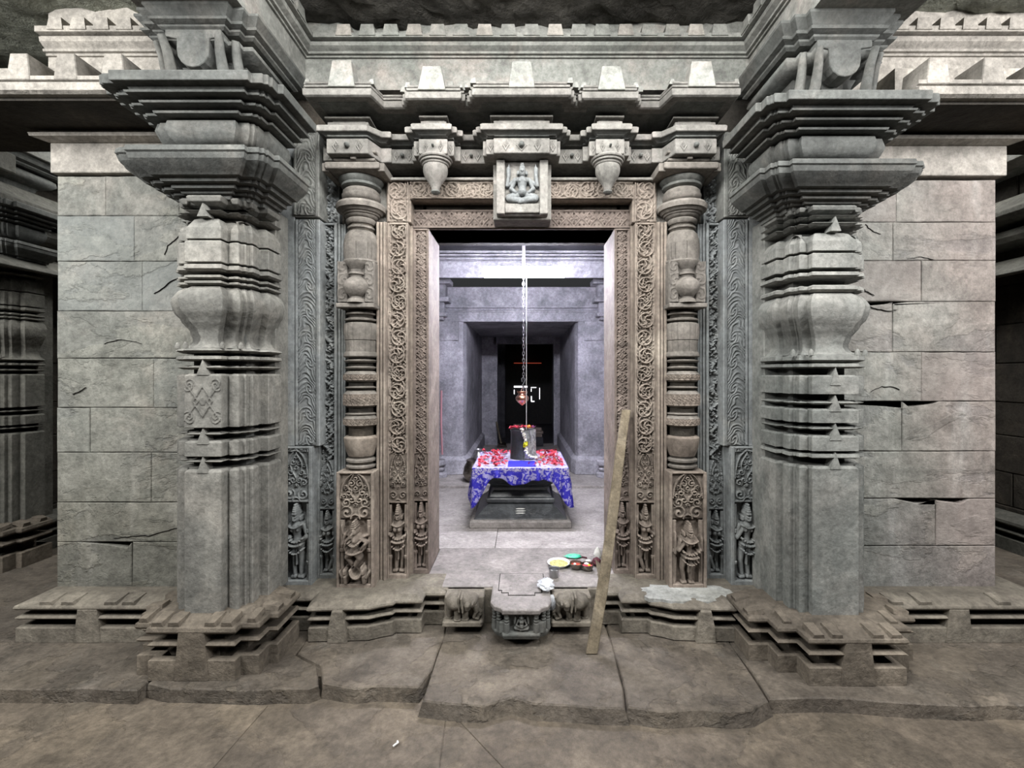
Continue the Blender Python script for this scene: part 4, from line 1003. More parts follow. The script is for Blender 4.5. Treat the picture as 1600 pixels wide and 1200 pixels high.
MB().plan(so, [(.217, 0), (.2235, 0)]).build('stepped_panel', mSill, st)
for i, (x, y) in enumerate(((-.15, 2.58), (-.125, 2.555), (-.082, 2.53), (.08, 2.53), (.12, 2.555), (.145, 2.58))):
    MB().lathe([(.08, .016), (.135, .016), (.138, .011), (.143, .015), (.149, .015), (.152, .010), (.16, .014), (.168, .014), (.171, .010), (.178, .015), (.188, .015)], x, y, n=12).build('baluster', mCap, st, smooth=40)
for s in (-1, 1): MB().box(s*.105-.018, s*.105+.018, 2.527, 2.56, .08, .14).build('step_block', mCap, st, bevel=.003)
grid_mesh('seated_figure', -.075, .078, .15, .115, 2.545, caps([(a*.9, b*.95, c, d*.9, e*.95, f, g) for a, b, c, d, e, f, g in seated_prims() if abs(d) < .34 or b < .4], .115, .115, .075, 0, .03, 0), mCap, st, cell=.0018, mask=True)
# elephants
for s in (-1, 1):
    xc = -.335 if s < 0 else .29
    el = thing('carved_elephant', 'worn stone elephant carving facing the step, %s of the doorway step' % ('left' if s < 0 else 'right'), 'carving', (xc, 2.72, .05))
    MB().box(xc-.115, xc+.115, 2.685, 2.9, .045, .205).build('backing_block', mPlinth, el, bevel=.006)
    MB().box(xc-.12, xc+.11, 2.635, 2.70, .05, .085).build('ground_strip', mPlinth, el, bevel=.008)
    pr = [(a*-s, b, c, d*-s, e, f, g) for a, b, c, d, e, f, g in elephant_prims()]
    grid_mesh('elephant_body', xc-.115, .075, .23, .165, 2.69, caps(pr, .215, .178, .112, -.004, .055, 0), mPlinth, el, cell=.0022, mask=True)
# lime smear on the right plinth
def smear(x0, x1, y0, y1, z, seed):
    r = random.Random(seed); pts = []
    for k in range(28):
        a = 2*math.pi*k/28; q = 1+r.uniform(-.22, .12)
        pts.append(((x0+x1)/2+(x1-x0)/2*math.cos(a)*q, (y0+y1)/2+(y1-y0)/2*math.sin(a)*q))
    m = MB(); m.loft([[(x, y, z-.02) for x, y in pts], [(x, y, z+.002) for x, y in pts], [(x, y, z+.006) for x, y in offset(pts, -.02)]])
    return m
sm = smear(.68, 1.28, 2.60, 2.84, .215, 3).build('lime_smear', mPlast)
tag(sm, 'whitish lime smear spread over the plinth top right of the door', 'plaster')
# ================================================================ INNER HALL
hall = struct('wall_back')
FZ = .205
hf = struct('trim_9')
for i, (y0, y1) in enumerate(((3.42, 3.95), (3.955, 4.6), (4.605, 5.25))):
    MB().box(-1.9, -.2+.3*i, y0, y1-.003, .05, FZ).build('floor_slab', mHallF, hf, bevel=.003)
    MB().box(-.197+.3*i, 1.9, y0, y1-.003, .05, FZ-.001).build('floor_slab', mHallF, hf, bevel=.003)
MB().box(-1.9, 1.9, 5.25, 8.45, .05, FZ+.03).build('raised_floor_slab', mHallF, hf, bevel=.006)
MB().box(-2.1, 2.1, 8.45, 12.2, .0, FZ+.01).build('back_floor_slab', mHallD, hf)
# side walls, piers, corridor
hw = [(-1, 'a'), (1, 'b')]
for s in (-1, 1):
    a, b = sorted((s*1.62, s*1.9)); MB().box(a, b, 3.3, 5.9, FZ, 3.0).build('hall_side_wall', mHall, hall)
    inner = -.715 if s < 0 else .69
    # pier with chamfered profile, plinth and head
    q = [(inner, 5.98), (inner+s*.03, 5.87), (inner+s*.22, 5.85), (s*1.9, 5.85), (s*1.9, 8.3), (inner, 8.3)]
    A = sum(q[i][0]*q[(i+1) % 6][1]-q[(i+1) % 6][0]*q[i][1] for i in range(6))
    if A < 0: q.reverse()
    MB().plan(q, [(FZ+.02, 0), (2.18, 0)]).build('hall_pier', mHall, hall, bevel=.006)
    MB().plan(q, [(FZ+.03, .055), (.42, .05), (.445, .02), (.46, .0)]).build('pier_plinth', mHall, hall, bevel=.006)
    a, b = sorted((inner, s*.745)); 
    # upper blocks / joints on pier face
    MB().box(min(s*.80, s*1.9), max(s*.80, s*1.9), 5.835, 5.86, 1.93, 2.17).build('pier_head_block', mHall, hall, bevel=.004)
    for (w_, z0, z1, d) in ((.17, 2.18, 2.22, .05), (.24, 2.22, 2.27, .09), (.19, 2.27, 2.40, .05), (.30, 2.40, 2.46, .12), (.22, 2.46, 2.62, .07), (.34, 2.62, 2.68, .14)):
        a, b = sorted((s*1.08-0*s, s*(1.08-w_*.6))); MB().box(a if s > 0 else a, b, 5.80-d, 5.9, z0, z1).build('corbel', mHall, hall, bevel=.008)
    for (z0, z1, r) in ((.22, .30, .10), (.31, .36, .07), (.37, .45, .09)):
        MB().lathe([(z0, r*.8), (z0+.02, r), (z1-.02, r), (z1, r*.8)], s*1.02, 5.70, n=16).build('pilaster_foot', mHall, hall, smooth=40)
def strip_beam(y0, y1, z0, z1, nm, mouldings=()):
    MB().box(-1.9, 1.9, y0, y1, z0, z1).build(nm, mHall, hall, bevel=.006)
    for z, o in mouldings: MB().box(-1.0, 1.0, y0-o, y0+.02, z, z+.018).build('beam_fillet', mHall, hall, bevel=.003)
strip_beam(5.85, 8.3, 2.17, 2.36, 'passage_lintel', ((2.29, .012), (2.315, .02), (2.34, .03)))
strip_beam(5.9, 6.3, 2.36, 2.62, 'frieze_block')
strip_beam(4.97, 5.15, 2.59, 2.84, 'ceiling_beam', ((2.70, .032), (2.735, .042), (2.77, .05)))
MB().box(-1.9, 1.9, 4.95, 4.98, 2.54, 2.70).build('beam_lip', mHall, hall)
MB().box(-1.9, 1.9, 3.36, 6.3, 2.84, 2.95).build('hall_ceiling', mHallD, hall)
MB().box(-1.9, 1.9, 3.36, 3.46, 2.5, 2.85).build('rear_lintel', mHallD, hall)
MB().box(-1.9, -.438, 8.28, 8.5, .2, 2.3).build('passage_end_wall', mHall, hall)
MB().box(.576, 1.9, 8.28, 8.5, .2, 2.3).build('passage_end_wall', mHall, hall)
zt = PZ(537, 8.3)
MB().box(-.5, .6, 8.28, 8.5, zt, 2.3).build('passage_end_wall', mHall, hall)
MB().box(-.46, .60, 8.24, 8.32, zt, zt+.15).box(-.12, .34, 8.22, 8.3, zt+.06, zt+.15).build('end_lintel', mHall, hall, bevel=.006)
for x in (-.46, .575): MB().box(x, x+.025, 8.24, 8.32, .2, zt).build('door_trim', mHall, hall, bevel=.003)
# dark room beyond
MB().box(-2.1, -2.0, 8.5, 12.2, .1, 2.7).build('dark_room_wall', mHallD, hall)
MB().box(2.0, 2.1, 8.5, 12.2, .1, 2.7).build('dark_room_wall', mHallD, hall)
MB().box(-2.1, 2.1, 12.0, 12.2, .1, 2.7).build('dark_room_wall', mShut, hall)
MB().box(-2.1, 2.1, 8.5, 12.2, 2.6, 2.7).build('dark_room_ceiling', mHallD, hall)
for x in (-.50, -.42, .62): MB().box(x, x+.09, 9.3, 9.45, .2, 2.2).build('inner_door_post', mHallD, hall, bevel=.01)
d2 = struct('window_1')
Y2 = 11.95
def slit(x0, x1, z0, z1, m=mSlit, nm='daylight_gap'): MB().box(PX(x0, Y2), PX(x1, Y2), Y2, Y2+.02, PZ(z1, Y2), PZ(z0, Y2)).build(nm, m, d2)
MB().box(PX(800, Y2), PX(828, Y2), Y2+.0, Y2+.05, PZ(640, Y2), PZ(600, Y2)).build('shutter', mShut, d2)
MB().box(PX(829, Y2), PX(846, Y2), Y2-.0, Y2+.05, PZ(632, Y2), PZ(600, Y2)).build('shutter', mShut, d2)
Y2 = 11.93
slit(803, 824, 603, 605.5); slit(803, 804, 609, 616); slit(829.5, 838, 605, 606); slit(829.5, 830.5, 607, 612); slit(829.5, 831, 619, 627); slit(830, 835, 626.5, 628); slit(842.8, 843.6, 606, 624)
slit(803, 846, 567, 567.8, mRedSlit, 'red_light_gap')

# ================================================================ THINGS IN THE HALL
def cyl(m, p0, p1, r, n=10): return m.tube([p0, p1], r, n)
# tube light
t = thing('tube_light', 'bright white tube light on a batten hanging across the inner ceiling', 'lamp', (.04, 4.2, 2.45))
yl = 4.2; xa, xb = PX(754, yl), PX(885, yl); zl = PZ(425, yl)
MB().tube([(xa, yl, zl), (xa+.02, yl, zl), (xb-.02, yl, zl), (xb, yl, zl)], [.03, .052, .052, .03], 20).build('tube', mTube, t, smooth=60)
MB().box(xa+.02, xb-.02, yl+.045, yl+.075, zl+.01, zl+.06).build('batten', mChain, t, bevel=.004)
MB().box(.005, .035, yl+.03, yl+.06, zl+.03, 2.84).build('hanging_rod', mChain, t)
MB().box(PX(817, yl)-.006, PX(817, yl)+.006, yl-.06, yl-.052, zl-.055, zl+.058).build('clip', mSteelD, t)
# chain with links
xc = PX(818, 4.24); yc = 4.24
t = thing('hanging_chain', 'thin metal chain hanging from the ceiling down to the copper pot', 'chain', (xc, yc, 1.4))
lk = None; z = 2.78; k = 0
while z > 1.45:
    if lk is None or k < 2:
        m = MB(); pts = []
        for i in range(11):
            a = 2*math.pi*i/10; pts.append(((.009*math.cos(a) if k % 2 == 0 else 0), (.009*math.cos(a) if k % 2 else 0), .020*math.sin(a)))
        m.tube([(xc+p[0], yc+p[1], z+p[2]) for p in pts], .0035, 5); o = m.build('link', mChain, t, smooth=60)
        if lk is None: lk = [o, z, None, None]
        else: lk[2], lk[3] = o, z
    else:
        src, zs = (lk[0], lk[1]) if k % 2 == 0 else (lk[2], lk[3])
        o = src.copy(); C.objects.link(o); o.parent = t; o.location = Vector(src.location)+Vector((0, 0, z-zs))
    z -= .032; k += 1
m = MB(); m.tube([(xc-.012, yc, 1.43), (xc-.018, yc, 1.46), (xc, yc, 1.475), (xc+.014, yc, 1.455), (xc+.004, yc, 1.425), (xc-.010, yc, 1.40), (xc, yc, 1.375)], .006, 6); m.build('hook', mSteel, t, smooth=60)
for s in (-1, 0, 1): MB().tube([(xc, yc, 1.40), (xc+.035*s, yc-.02*(s == 0), 1.325)], .003, 5).build('pot_chain', mChain, t)
t = thing('hanging_pot', 'small round copper pot hanging from the chain above the black cylinder', 'pot', (xc, yc, 1.22))
xp = PX(816, yc)
MB().lathe([(1.215, .004), (1.225, .018), (1.245, .042), (1.265, .058), (1.28, .062), (1.295, .058), (1.31, .042), (1.318, .036), (1.33, .036)], xp, yc, n=28).build('body', mCopper, t, smooth=50)
MB().lathe([(1.325, .036), (1.332, .046), (1.34, .05), (1.345, .048), (1.335, .034)], xp, yc, n=28).build('rim', mCopper, t, smooth=50)
o = MB().tube([(PX(822.5, 4.18), 4.18, 2.42), (PX(822.5, 4.18), 4.18, 1.0)], .0035, 6).build('string', mPaper)
tag(o, 'straight white string from the tube light down to the flowers on the cylinder', 'string')
# pedestal
pc = (-.01, 4.30)
t = thing('shrine_pedestal', 'square black stone pedestal with sloping base under the blue cloth', 'pedestal', (pc[0], pc[1], FZ))
def sqp(h): return [(-h, -h), (h, -h), (h, h), (-h, h)]
def ped(nm, pr, m=mBlack, **k): MB().plan(sqp(.2), [(z, h-.2) for z, h in pr], cx=pc[0], cy=pc[1]).build(nm, m, t, **k)
ped('bottom_slab', [(FZ, .43), (.262, .43), (.27, .41)], mHallF, bevel=.006)
ped('sloping_base', [(.265, .395), (.275, .395), (.37, .285), (.378, .27)], bevel=.004)
ped('lower_moulding', [(.375, .285), (.39, .30), (.42, .30), (.43, .28)], bevel=.005)
ped('waist', [(.425, .275), (.45, .26), (.48, .235), (.50, .235), (.52, .26)], smooth=30)
ped('flared_top', [(.515, .25), (.54, .27), (.60, .37), (.62, .40), (.69, .40), (.70, .39)], bevel=.005)
m = MB()
for k in range(3):
    z = .325+.014*(k-1); yy = 4.30-.395+(z-.275)*(.11/.095)-.0045
    n = 7
    for i in range(n):
        x = pc[0]-.045+.09*i/(n-1)
    a = .048-.006*abs(k-1)
    m.loft([[(pc[0]-a+.012, yy, z-.0015), (pc[0]-a, yy-.001, z+.001), (pc[0]-a*.5, yy+.003, z+.005), (pc[0]+a*.5, yy+.003, z+.005), (pc[0]+a, yy-.001, z+.002), (pc[0]+a*.4, yy-.004, z-.002)],
            [(pc[0]-a+.012, yy+.01, z-.0015), (pc[0]-a, yy+.01, z+.001), (pc[0]-a*.5, yy+.012, z+.005), (pc[0]+a*.5, yy+.012, z+.005), (pc[0]+a, yy+.01, z+.002), (pc[0]+a*.4, yy+.01, z-.002)]])
m.build('ash_stripes', mAsh, t)
# cloth
tc = thing('altar_cloth', 'blue and white patterned cloth draped over the pedestal, corners hanging', 'cloth', (pc[0], pc[1], .70))
hc = .405
MB().box(pc[0]-hc, pc[0]+hc, pc[1]-hc, pc[1]+hc, .700, .712).build('cloth_top', mClothW, tc, bevel=.004)
MB().box(pc[0]-.11, pc[0]+.13, pc[1]-hc+.03, pc[1]-hc+.30, .7115, .7135).build('blue_panel', mClothI, tc)
def skirt(name, len0, len1, mat, off, zs):
    N = 400; M_ = 10; per = 8*hc; V = []
    for j in range(M_+1):
        for i in range(N):
            s = i/N*per; side = int(s//(2*hc)); u = (s % (2*hc))/(2*hc)
            c = [(-1+2*u, -1), (1, -1+2*u), (1-2*u, 1), (-1, 1-2*u)][side]
            dd = min(u, 1-u)*2*hc                        # distance to the corner
            Lh = .115+.20*math.exp(-(dd/.10)**2)+.028*math.cos((u-.5)*11)+.012*math.sin(s*23)
            f = len0+(len1-len0)*j/M_
            z = .711-Lh*f
            amp = .020*f*min(1, f*2)
            o = off+.012*f**.5+amp*math.sin(s*62+1.5*math.sin(s*9))+.020*f*math.exp(-(dd/.12)**2)
            nx, ny = [(0, -1), (1, 0), (0, 1), (-1, 0)][side]
            r = math.exp(-(dd/.03)**2)*.5
            cxn, cyn = (c[0]/max(abs(c[0]), .001), c[1]/max(abs(c[1]), .001))
            V.append((pc[0]+c[0]*hc+nx*o*(1-r)+cxn*o*r*.8, pc[1]+c[1]*hc+ny*o*(1-r)+cyn*o*r*.8, z))
    Fc = [(j*N+i, j*N+(i+1) % N, (j+1)*N+(i+1) % N, (j+1)*N+i) for j in range(M_) for i in range(N)]
    o = MB().add(V, Fc).build(name, mat, tc, smooth=180)
    o.modifiers.new('solid', 'SOLIDIFY').thickness = .003
    return o
skirt('cloth_border', 0, .22, mClothT, .002, 0)
sk = skirt('cloth_skirt', .2, 1.0, mClothB, .001, 0); sk.data.materials.append(mClothI)
sk.modifiers['solid'].material_offset = 1
# linga
lx, ly = PX(817, 4.35), 4.35
t = thing('stone_cylinder', 'short black stone cylinder with a silvery drape standing on the blue cloth', 'shrine stone', (lx, ly, .713))
MB().lathe([(.713, .122), (.72, .119), (.90, .114), (.965, .116), (.98, .122), (.985, .11), (.99, .06)], lx, ly, n=48).build('cylinder', mBlack, t, smooth=40)
m = MB(); N = 40; rings = []
for j in range(9):
    v = j/8; z = .985-.265*v; ring_ = []
    for i in range(N+1):
        a = -math.pi/2+.10+1.15*i/N; r = .124+.005*math.cos(i*1.3)+.08*max(0, v-.75)*(i/N)
        ring_.append((lx+r*math.cos(a), ly+r*math.sin(a), z))
    for i in range(N, -1, -1):
        a = -math.pi/2+.10+1.15*i/N; ring_.append((lx+.112*math.cos(a), ly+.112*math.sin(a), z))
    rings.append(ring_)
m.loft(rings).build('silver_drape', mSilver, t, smooth=60)
# garland
t = thing('flower_garland', 'white flower garland with a yellow cluster hanging down the cylinder', 'garland', (lx, ly-.14, .9))
path = [(815, 671), (818, 674), (819, 680), (820, 686), (820.5, 692), (821, 697), (822, 703), (824, 708), (827, 712), (831, 715), (836, 715.5), (841, 714.5)]
ball = None
for i in range(len(path)-1):
    for k in range(3):
        px = path[i][0]+(path[i+1][0]-path[i][0])*k/3; py = path[i][1]+(path[i+1][1]-path[i][1])*k/3
        yy = 4.20 if py < 700 else 4.19-.002*(py-700)
        x, z = PX(px, yy), PZ(py, yy)
        yel = 690 < py < 698
        for q in range(2):
            m = MB(); r = .017 if yel else .012
            dx, dy, dz = [random.uniform(-.01, .01) for _ in range(3)]
            n = 7; m.lathe([(-r*.8, r*.4), (-r*.3, r), (r*.3, r*.9), (r*.8, r*.3)], 0, 0, n=n)
            m.v = [(x+dx+a*1.0+c*.3, yy+dy-.008+b, z+dz+c) for a, b, c in m.v]
            m.build('yellow_bloom' if yel else 'white_bloom', mYellow if yel else mWhite, t, smooth=50)
# petals and blossoms
def petal_mesh(name, mat, r, n=5, cup=.5):
    m = MB()
    for k in range(n):
        a = 2*math.pi*k/n+.3*random.random(); c, s_ = math.cos(a), math.sin(a); w_ = r*.42
        p = [(0, 0, .1*r), (c*r*.5-s_*w_, s_*r*.5+c*w_, r*cup*.5), (c*r, s_*r, r*cup*random.uniform(.3, 1)), (c*r*.5+s_*w_, s_*r*.5-c*w_, r*cup*.5)]
        m.add(p, [(0, 1, 2, 3)])
        m.add([(x*.55, y*.55, z+r*.35) for x, y, z in p], [(0, 1, 2, 3)])
    me = bpy.data.meshes.new(name); me.from_pydata(m.v, [], m.f); me.materials.append(mat); return me
rs = random.Random(4)
reds = [petal_mesh('red_blossom', mRed, .024) for _ in range(5)]
pk = petal_mesh('pink_blossom', mPink, .024); og = petal_mesh('marigold', mOrange, .024, 8)
def bloom(me, name, x, y, z, label, cat, group, s=1.0):
    o = bpy.data.objects.new(name, me); C.objects.link(o); o.location = (x, y, z); o.rotation_euler = (rs.uniform(-.5, .5), rs.uniform(-.5, .5), rs.uniform(0, 6)); o.scale = (s, s, s)
    return tag(o, label, cat, group)
k = 0
while k < 270:
    x = rs.uniform(-.375, .37); y = rs.uniform(3.93, 4.66)
    if math.hypot(x-lx, y-ly) < .16 or (-.12 < x < .11 and 3.97 < y < 4.2): continue
    if rs.random() > (1.0 if (abs(x) > .12) else .35): continue
    bloom(reds[k % 5], 'red_blossom', x+pc[0], y, .718+rs.uniform(0, .022), 'crumpled red blossom lying loose on the patterned cloth around the cylinder', 'flower', 'red blossoms on the cloth', rs.uniform(.55, .95)); k += 1
for k in range(16):
    a = rs.uniform(0, 6.28); r = rs.uniform(.02, .11)
    bloom(reds[k % 5], 'red_blossom', lx+r*math.cos(a)-.03, ly+r*math.sin(a)*.9-.02, 1.0, 'red blossom heaped on top of the black cylinder', 'flower', 'red blossoms on the cylinder', rs.uniform(.9, 1.3))
for (px, py, me, nm, lb) in ((826, 668, og, 'marigold', 'orange marigold on top of the black cylinder'), (832, 667, pk, 'pink_blossom', 'pink blossom on the right rim of the cylinder top'),
                             (875, 720, pk, 'pink_blossom', 'pink blossom near the right edge of the cloth')):
    yy = 4.25 if py < 700 else YF(py, .72)
    bloom(me, nm, PX(px, yy), yy, 1.005 if py < 700 else .722, lb, 'flower', None, 1.5)
for (px, py) in ((844, 717), (869, 719), (848, 714)):
    yy = YF(py, .725); bloom(og, 'marigold', PX(px, yy), yy, .725, {844: 'orange marigold at the end of the white garland', 869: 'orange marigold at the right end of the cloth', 848: 'orange marigold just behind the garland end'}[px], 'flower', None, 1.3)
# little pots at the left of the pedestal
x0 = PX(740, 5.45)
t = thing('dark_jar', 'dark round jar on the floor behind the left end of the cloth', 'jar', (x0, 5.45, .235))
MB().lathe([(.236, .06), (.26, .10), (.33, .125), (.42, .11), (.47, .08), (.49, .085), (.50, .07)], x0, 5.45, n=24).build('body', mSteelD, t, smooth=50)
t = thing('steel_water_pot', 'small shiny steel water pot behind the left corner of the blue cloth', 'pot', (x0+.05, 5.42, .50))
xx = PX(748, 5.45)
MB().lathe([(.50, .03), (.505, .05), (.53, .06), (.555, .055), (.572, .034), (.60, .03), (.60, .026)], xx, 5.42, n=24).build('body', mSteel, t, smooth=50)
MB().lathe([(.595, .030), (.61, .042), (.62, .046), (.622, .042), (.60, .026)], xx, 5.42, n=24).build('rim', mSteel, t, smooth=50)
# bricks and hoe in the rear doorway
bx, by = .28, 8.15
o = MB().box(bx-.10, bx+.10, by-.06, by+.1, FZ+.03, .40).build('dark_block', mHallD, bevel=.01); tag(o, 'dark stone block on the floor of the rear passage', 'stone block')
xl = PX(839, 8.1)
for i, (dx, z0, lb) in enumerate(((0, .40, 'bottom brick of the small stack in the rear passage'), (.02, .455, 'middle brick of the small stack in the rear passage'), (-.01, .51, 'topmost brick of the small stack in the rear passage'))):
    o = MB().box(xl-.07+dx, xl+.09+dx, 8.09, 8.22, z0+.001, z0+.052).build('brick', mBrownD, bevel=.006); tag(o, lb, 'brick', 'bricks in the rear passage')
xl = PX(809, 8.1)
o = MB().box(xl-.10, xl+.08, 8.09, 8.20, FZ+.03, .57).build('dark_post', mHallD, bevel=.01); tag(o, 'dark stone post behind the cylinder supporting a brick', 'stone block')
o = MB().box(xl-.08, xl+.08, 8.08, 8.18, .571, .625).build('brick', mBrownD, bevel=.006); tag(o, 'single brick seen above the cylinder, behind its red blossoms', 'brick', 'bricks in the rear passage')
hx = PX(776, 8.1)
t = thing('hoe', 'wooden-handled hoe leaning against the left jamb of the rear door', 'tool', (hx, 8.1, .24))
MB().tube([(PX(775.5, 8.1), 8.18, PZ(660, 8.1)), (PX(783, 7.95), 7.95, PZ(693, 7.95))], .016, 8).build('handle', mWood, t, smooth=60)
q = PX(786, 7.9); MB().loft([[(q-.09, 7.9, .30), (q+.06, 7.9, .28), (q+.07, 7.92, .245), (q-.10, 7.92, .245)], [(q-.03, 7.99, .34), (q+.04, 7.99, .33), (q+.05, 8.0, .27), (q-.05, 8.0, .27)]]).build('blade', mSteelD, t)
o = MB().tube([(-1.0, 5.75, 1.3), (-1.005, 5.75, .9), (-.99, 5.75, .5)], .012, 8).build('pipe', mPipe, smooth=60); tag(o, 'thin pinkish pipe on the left inner wall beside the door reveal', 'pipe')

# ---- offerings on the sill --------------------------------------
SL = .2125
x, y = PX(873, 3.10), 3.10
t = thing('paper_plate', 'round white paper plate heaped with yellow grains, behind the steel cup', 'plate', (x, y, SL))
MB().lathe([(SL, .045), (SL+.004, .05), (SL+.018, .068), (SL+.022, .076), (SL+.026, .077), (SL+.020, .066), (SL+.008, .048), (SL+.006, .002)], x, y, n=40).build('dish', mPaper, t, smooth=50)
fl = MB(); n = 28
fl.loft([[(x+r*math.cos(2*math.pi*i/n), y+r*math.sin(2*math.pi*i/n), SL+z+(.003*rs.random())) for i in range(n)] for z, r in ((.008, .05), (.016, .062), (.021, .05), (.025, .03), (.027, .008))])
o = fl.build('yellow_grains', mFood, t, smooth=60); o['kind'] = 'stuff'
x, y = PX(865.5, 2.93), 2.93
t = thing('steel_cup', 'small steel cup standing in front of the paper plate', 'cup', (x, y, SL))
MB().lathe([(SL, .025), (SL+.003, .028), (SL+.05, .033), (SL+.055, .037), (SL+.057, .036), (SL+.053, .031), (SL+.006, .026), (SL+.006, .002)], x, y, n=36).build('cup_body', mSteel, t, smooth=40)
for nm, px, py, lb, fm in (('powder_bowl', 900, 3.05, 'small steel bowl of orange and red powder, nearest the green packet', mPowder), ('powder_bowl', 917.5, 3.03, 'small steel bowl of red powder and petals beside the maroon pouch', mRed)):
    x, y = PX(px, py), py
    t = thing(nm, lb, 'bowl', (x, y, SL), 'powder bowls')
    MB().lathe([(SL, .020), (SL+.004, .028), (SL+.020, .040), (SL+.040, .042), (SL+.042, .041), (SL+.020, .036), (SL+.012, .002)], x, y, n=32).build('bowl', mSteelD, t, smooth=40)
    MB().lathe([(SL+.018, .033), (SL+.026, .037), (SL+.031, .024), (SL+.034, .004)], x, y, n=20).build('powder', fm, t, smooth=60)
    if fm == mPowder: MB().lathe([(SL+.030, .008), (SL+.036, .010), (SL+.040, .004)], x-.008, y-.006, n=10).build('white_lump', mPaper, t, smooth=60)
    else:
        MB().lathe([(SL+.032, .012), (SL+.04, .016), (SL+.046, .006)], x-.004, y+.012, n=12).build('white_blossom', mWhite, t, smooth=60)
        MB().lathe([(SL+.030, .008), (SL+.036, .009), (SL+.040, .003)], x+.012, y-.004, n=10).build('yellow_bloom', mYellow, t, smooth=60)
def crumple(cx_, cy_, z0, sx, sy, sz, seed, n=9):
    r_ = random.Random(seed); m = MB(); rings = []
    N = 18
    for j in range(n):
        v = j/(n-1); rr = math.sin(math.pi*min(.97, v*.9+.08))**.6
        rings.append([(cx_+sx*rr*math.cos(2*math.pi*i/N)*(1+r_.uniform(-.3, .22)), cy_+sy*rr*math.sin(2*math.pi*i/N)*(1+r_.uniform(-.2, .15)), z0+sz*v*(1+r_.uniform(-.08, .08))) for i in range(N)])
    return m.loft(rings)
yy = 3.24; o = crumple(PX(896, yy), yy, SL, .060, .035, .022, 5, 5).build('green_packet', mGreen); tag(o, 'crumpled turquoise green packet behind the powder bowls', 'packet')
yy = 3.10; o = crumple(PX(932, yy), yy, SL, .032, .028, .055, 6).build('maroon_pouch', mMaroon, smooth=60); tag(o, 'dark maroon cloth pouch beside the leaning plank', 'pouch')
yy = 3.20; o = crumple(PX(934, yy), yy, SL, .025, .02, .085, 7).build('white_bag', mPaper, smooth=60); tag(o, 'small white bag standing behind the maroon pouch', 'bag')
yy = 3.25; o = MB().tube([(PX(903, yy), yy, SL+.006), (PX(916, yy), yy-.03, SL+.006)], .006, 6).build('pink_stick', mMaroon); tag(o, 'short pinkish stick on the sill behind the bowls', 'stick')
yy = 3.16; o = crumple(PX(919, yy), yy, SL, .02, .015, .018, 9, 5).build('paper_scrap', mPaper); tag(o, 'white scrap of paper behind the bowl of red powder', 'paper')
t = thing('incense_sticks', 'few thin incense sticks leaning on the sill beside the plank', 'incense', (PX(936, 2.95), 2.95, SL))
for i in range(5):
    a = PX(932+i*1.5, 3.0); b = PX(936+i*1.2, 2.88); MB().tube([(a, 3.03, SL+.07-.006*i), (b, 2.88, SL+.004)], .0025, 5).build('incense_stick', mWood, t)
o = crumple(PX(853, 2.78), 2.75, SL+.012, .050, .07, .05, 12).build('plastic_bag', mPlastic); tag(o, 'crumpled clear plastic bag on the step edge left of the steel cup', 'bag')
o = crumple(PX(863, 2.68), 2.68, .13, .022, .02, .085, 13).build('plastic_scrap', mPlastic); tag(o, 'strip of clear plastic hanging in the gap beside the right elephant', 'plastic')
# plank leaning against the right jamb
t = MB(); p0 = Vector((PX(925, 2.45), 2.47, .004)); p1 = Vector((PX(980, 2.91), 2.905, PZ(640, 2.93)))
d = p1-p0; n = 14; rings = []
for i in range(n+1):
    u = i/n; c = p0+d*u; wv = (.031 if u < .5 else .031-.006*(u-.5))+rs.uniform(-.0012, .0012); c = c+Vector((.008*math.sin(u*5), 0, 0)); th_ = .016
    rings.append([(c.x-wv, c.y-th_*.6, c.z), (c.x+wv, c.y-th_*.6, c.z), (c.x+wv+.002, c.y+th_, c.z), (c.x-wv+.002, c.y+th_, c.z)])
o = t.loft(rings).build('wooden_plank', mWood, bevel=.004); tag(o, 'long weathered wooden plank leaning against the right door jamb', 'plank')
# litter
o = MB().tube([(PX(616, 1.95), YF(1168, LZ), LZ+.006), (PX(620, 1.95), YF(1167, LZ), LZ+.012), (PX(622, 1.95), YF(1163, LZ), LZ+.008), (PX(620, 1.95), YF(1160, LZ), LZ+.005)], .004, 6).build('white_scrap', mPaper); tag(o, 'tiny curled white scrap on the front floor slab', 'litter')

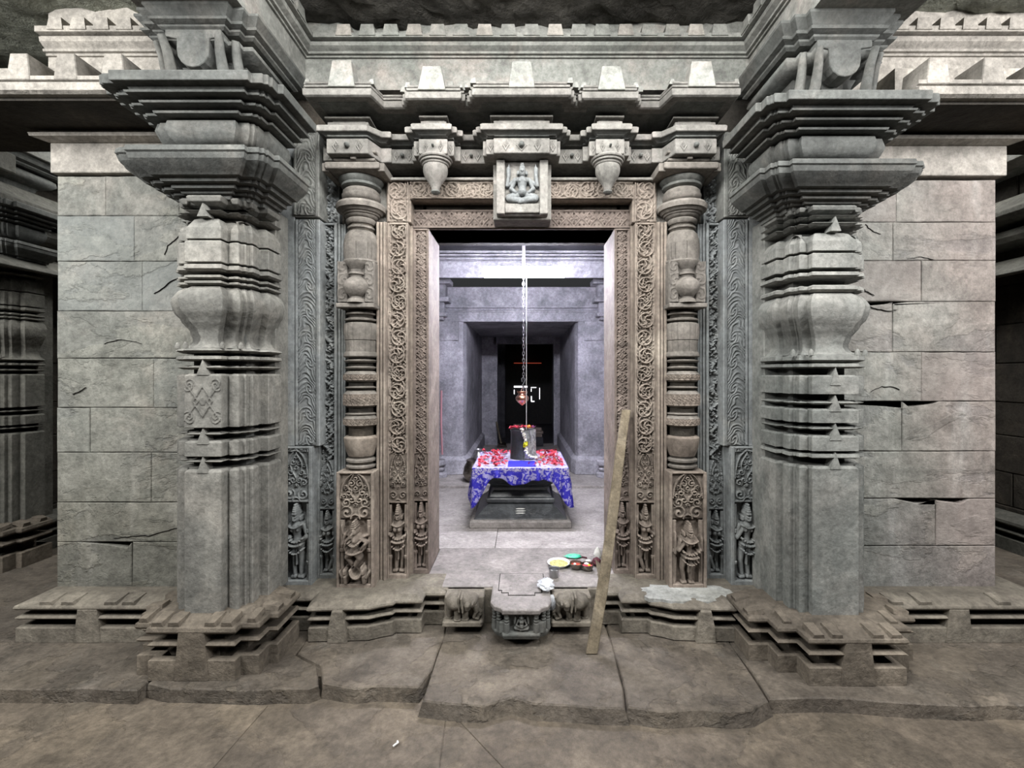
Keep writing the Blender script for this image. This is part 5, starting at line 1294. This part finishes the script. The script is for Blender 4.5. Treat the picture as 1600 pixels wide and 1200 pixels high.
# ================================================================ SIDE HALLS
def side_hall(s):
    X = -4.25 if s < 0 else 4.35
    a, b = sorted((X, X+s*.3))
    w_ = struct('wall_side_%s' % ('left' if s < 0 else 'right'))
    z = .0; r = random.Random(3+s)
    rows = [0, .32, .62, .95, 1.25, 1.6, 1.95, 2.3, 2.62, 3.0, 3.4, 3.9]
    for i in range(len(rows)-1):
        y = 2.6-.3*(i % 2)
        while y < 8.4:
            L = r.uniform(.8, 1.3); d = r.uniform(0, .012)
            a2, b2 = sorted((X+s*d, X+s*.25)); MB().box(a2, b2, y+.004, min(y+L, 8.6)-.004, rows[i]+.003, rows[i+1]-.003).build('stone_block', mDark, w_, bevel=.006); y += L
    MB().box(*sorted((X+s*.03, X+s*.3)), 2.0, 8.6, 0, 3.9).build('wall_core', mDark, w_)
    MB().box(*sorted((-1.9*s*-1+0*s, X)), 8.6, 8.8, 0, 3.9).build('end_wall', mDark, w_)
    # plinth running along the side wall
    xe = X-s*.22
    pts = [(xe, 2.9), (X, 2.9), (X, 8.5), (xe, 8.5)]
    A = sum(pts[i][0]*pts[(i+1) % 4][1]-pts[(i+1) % 4][0]*pts[i][1] for i in range(4))
    if A < 0: pts.reverse()
    build_plinth(w_, pts, 0, .30, .11, (.15, .175), .22, mBg, rec=.08, slope=.06)
    # entablature of the side wall (recedes in depth)
    def run(nm, prof, y0, y1, m=mBg):
        MB().loft([[(X-s*o, y0, z_) for o, z_ in prof], [(X-s*o, y1, z_) for o, z_ in prof]]).build(nm, m, w_, bevel=.004)
    run('side_beam', [(-.1, 3.25), (.35, 3.25), (.35, 3.45), (.42, 3.46), (.42, 3.52), (.36, 3.53), (.40, 3.60), (.44, 3.62), (.44, 3.68), (-.1, 3.68)], 2.2, 8.5, mBeam)
    run('side_cornice', [(-.1, 2.76), (.38, 2.78), (.42, 2.80), (.42, 2.84), (.30, 2.90), (.2, 3.0), (-.1, 3.05)], 2.9, 8.5)
    run('side_cornice', [(-.1, 2.60), (.22, 2.62), (.26, 2.66), (.24, 2.72), (-.1, 2.74)], 2.9, 8.5)
    run('side_kapota', [(-.1, 2.42), (.10, 2.36), (.30, 2.33), (.42, 2.30), (.44, 2.315), (.42, 2.34), (.28, 2.42), (.10, 2.50), (-.1, 2.52)], 2.9, 5.3)
    # curved mouldings above the cornice
    for k in range(5):
        y = 3.4+k*1.05; MB().box(*sorted((X-s*.33, X)), y, y+.18, 3.05, 3.2).build('bracket_block', mBg, w_, bevel=.01)
    return w_
side_hall(-1); side_hall(1)
# beam crossing the far side halls (seen past the wall edge)
for s in (-1, 1):
    b_ = struct('trim_10' if s < 0 else 'trim_11')
    a, b = sorted((s*2.75, s*5.2)); MB().box(a, b, 4.9, 5.3, 3.24, 3.62).build('beam_block', mBeam, b_)
    MB().box(a, b, 4.84, 5.3, 3.62, 3.70).build('cornice_moulding', mBeam, b_, bevel=.006)
    MB().box(a, b, 4.80, 5.3, 3.70, 3.76).build('cornice_moulding', mBeam, b_, bevel=.006)
# simple far pillars: same family of mouldings
ysB = dict(shaft=956, lower_top=734, top=303, bands=ysL['bands'], tri=ysL['tri'])
for s, lb in ((-1, 'dim stone pillar standing far off at the left edge of the view'),):
    big_pillar(s, lb, -4.22, 3.78, redent(.115, .27, .18, .235, .21), redent(.16, .27, .215, .245, .235), base_poly(.213, .35, .305), (2.36, 2.80), ysB, .003243*.955,
        mBg, (mBg, mBg, mBg, mBg), None)
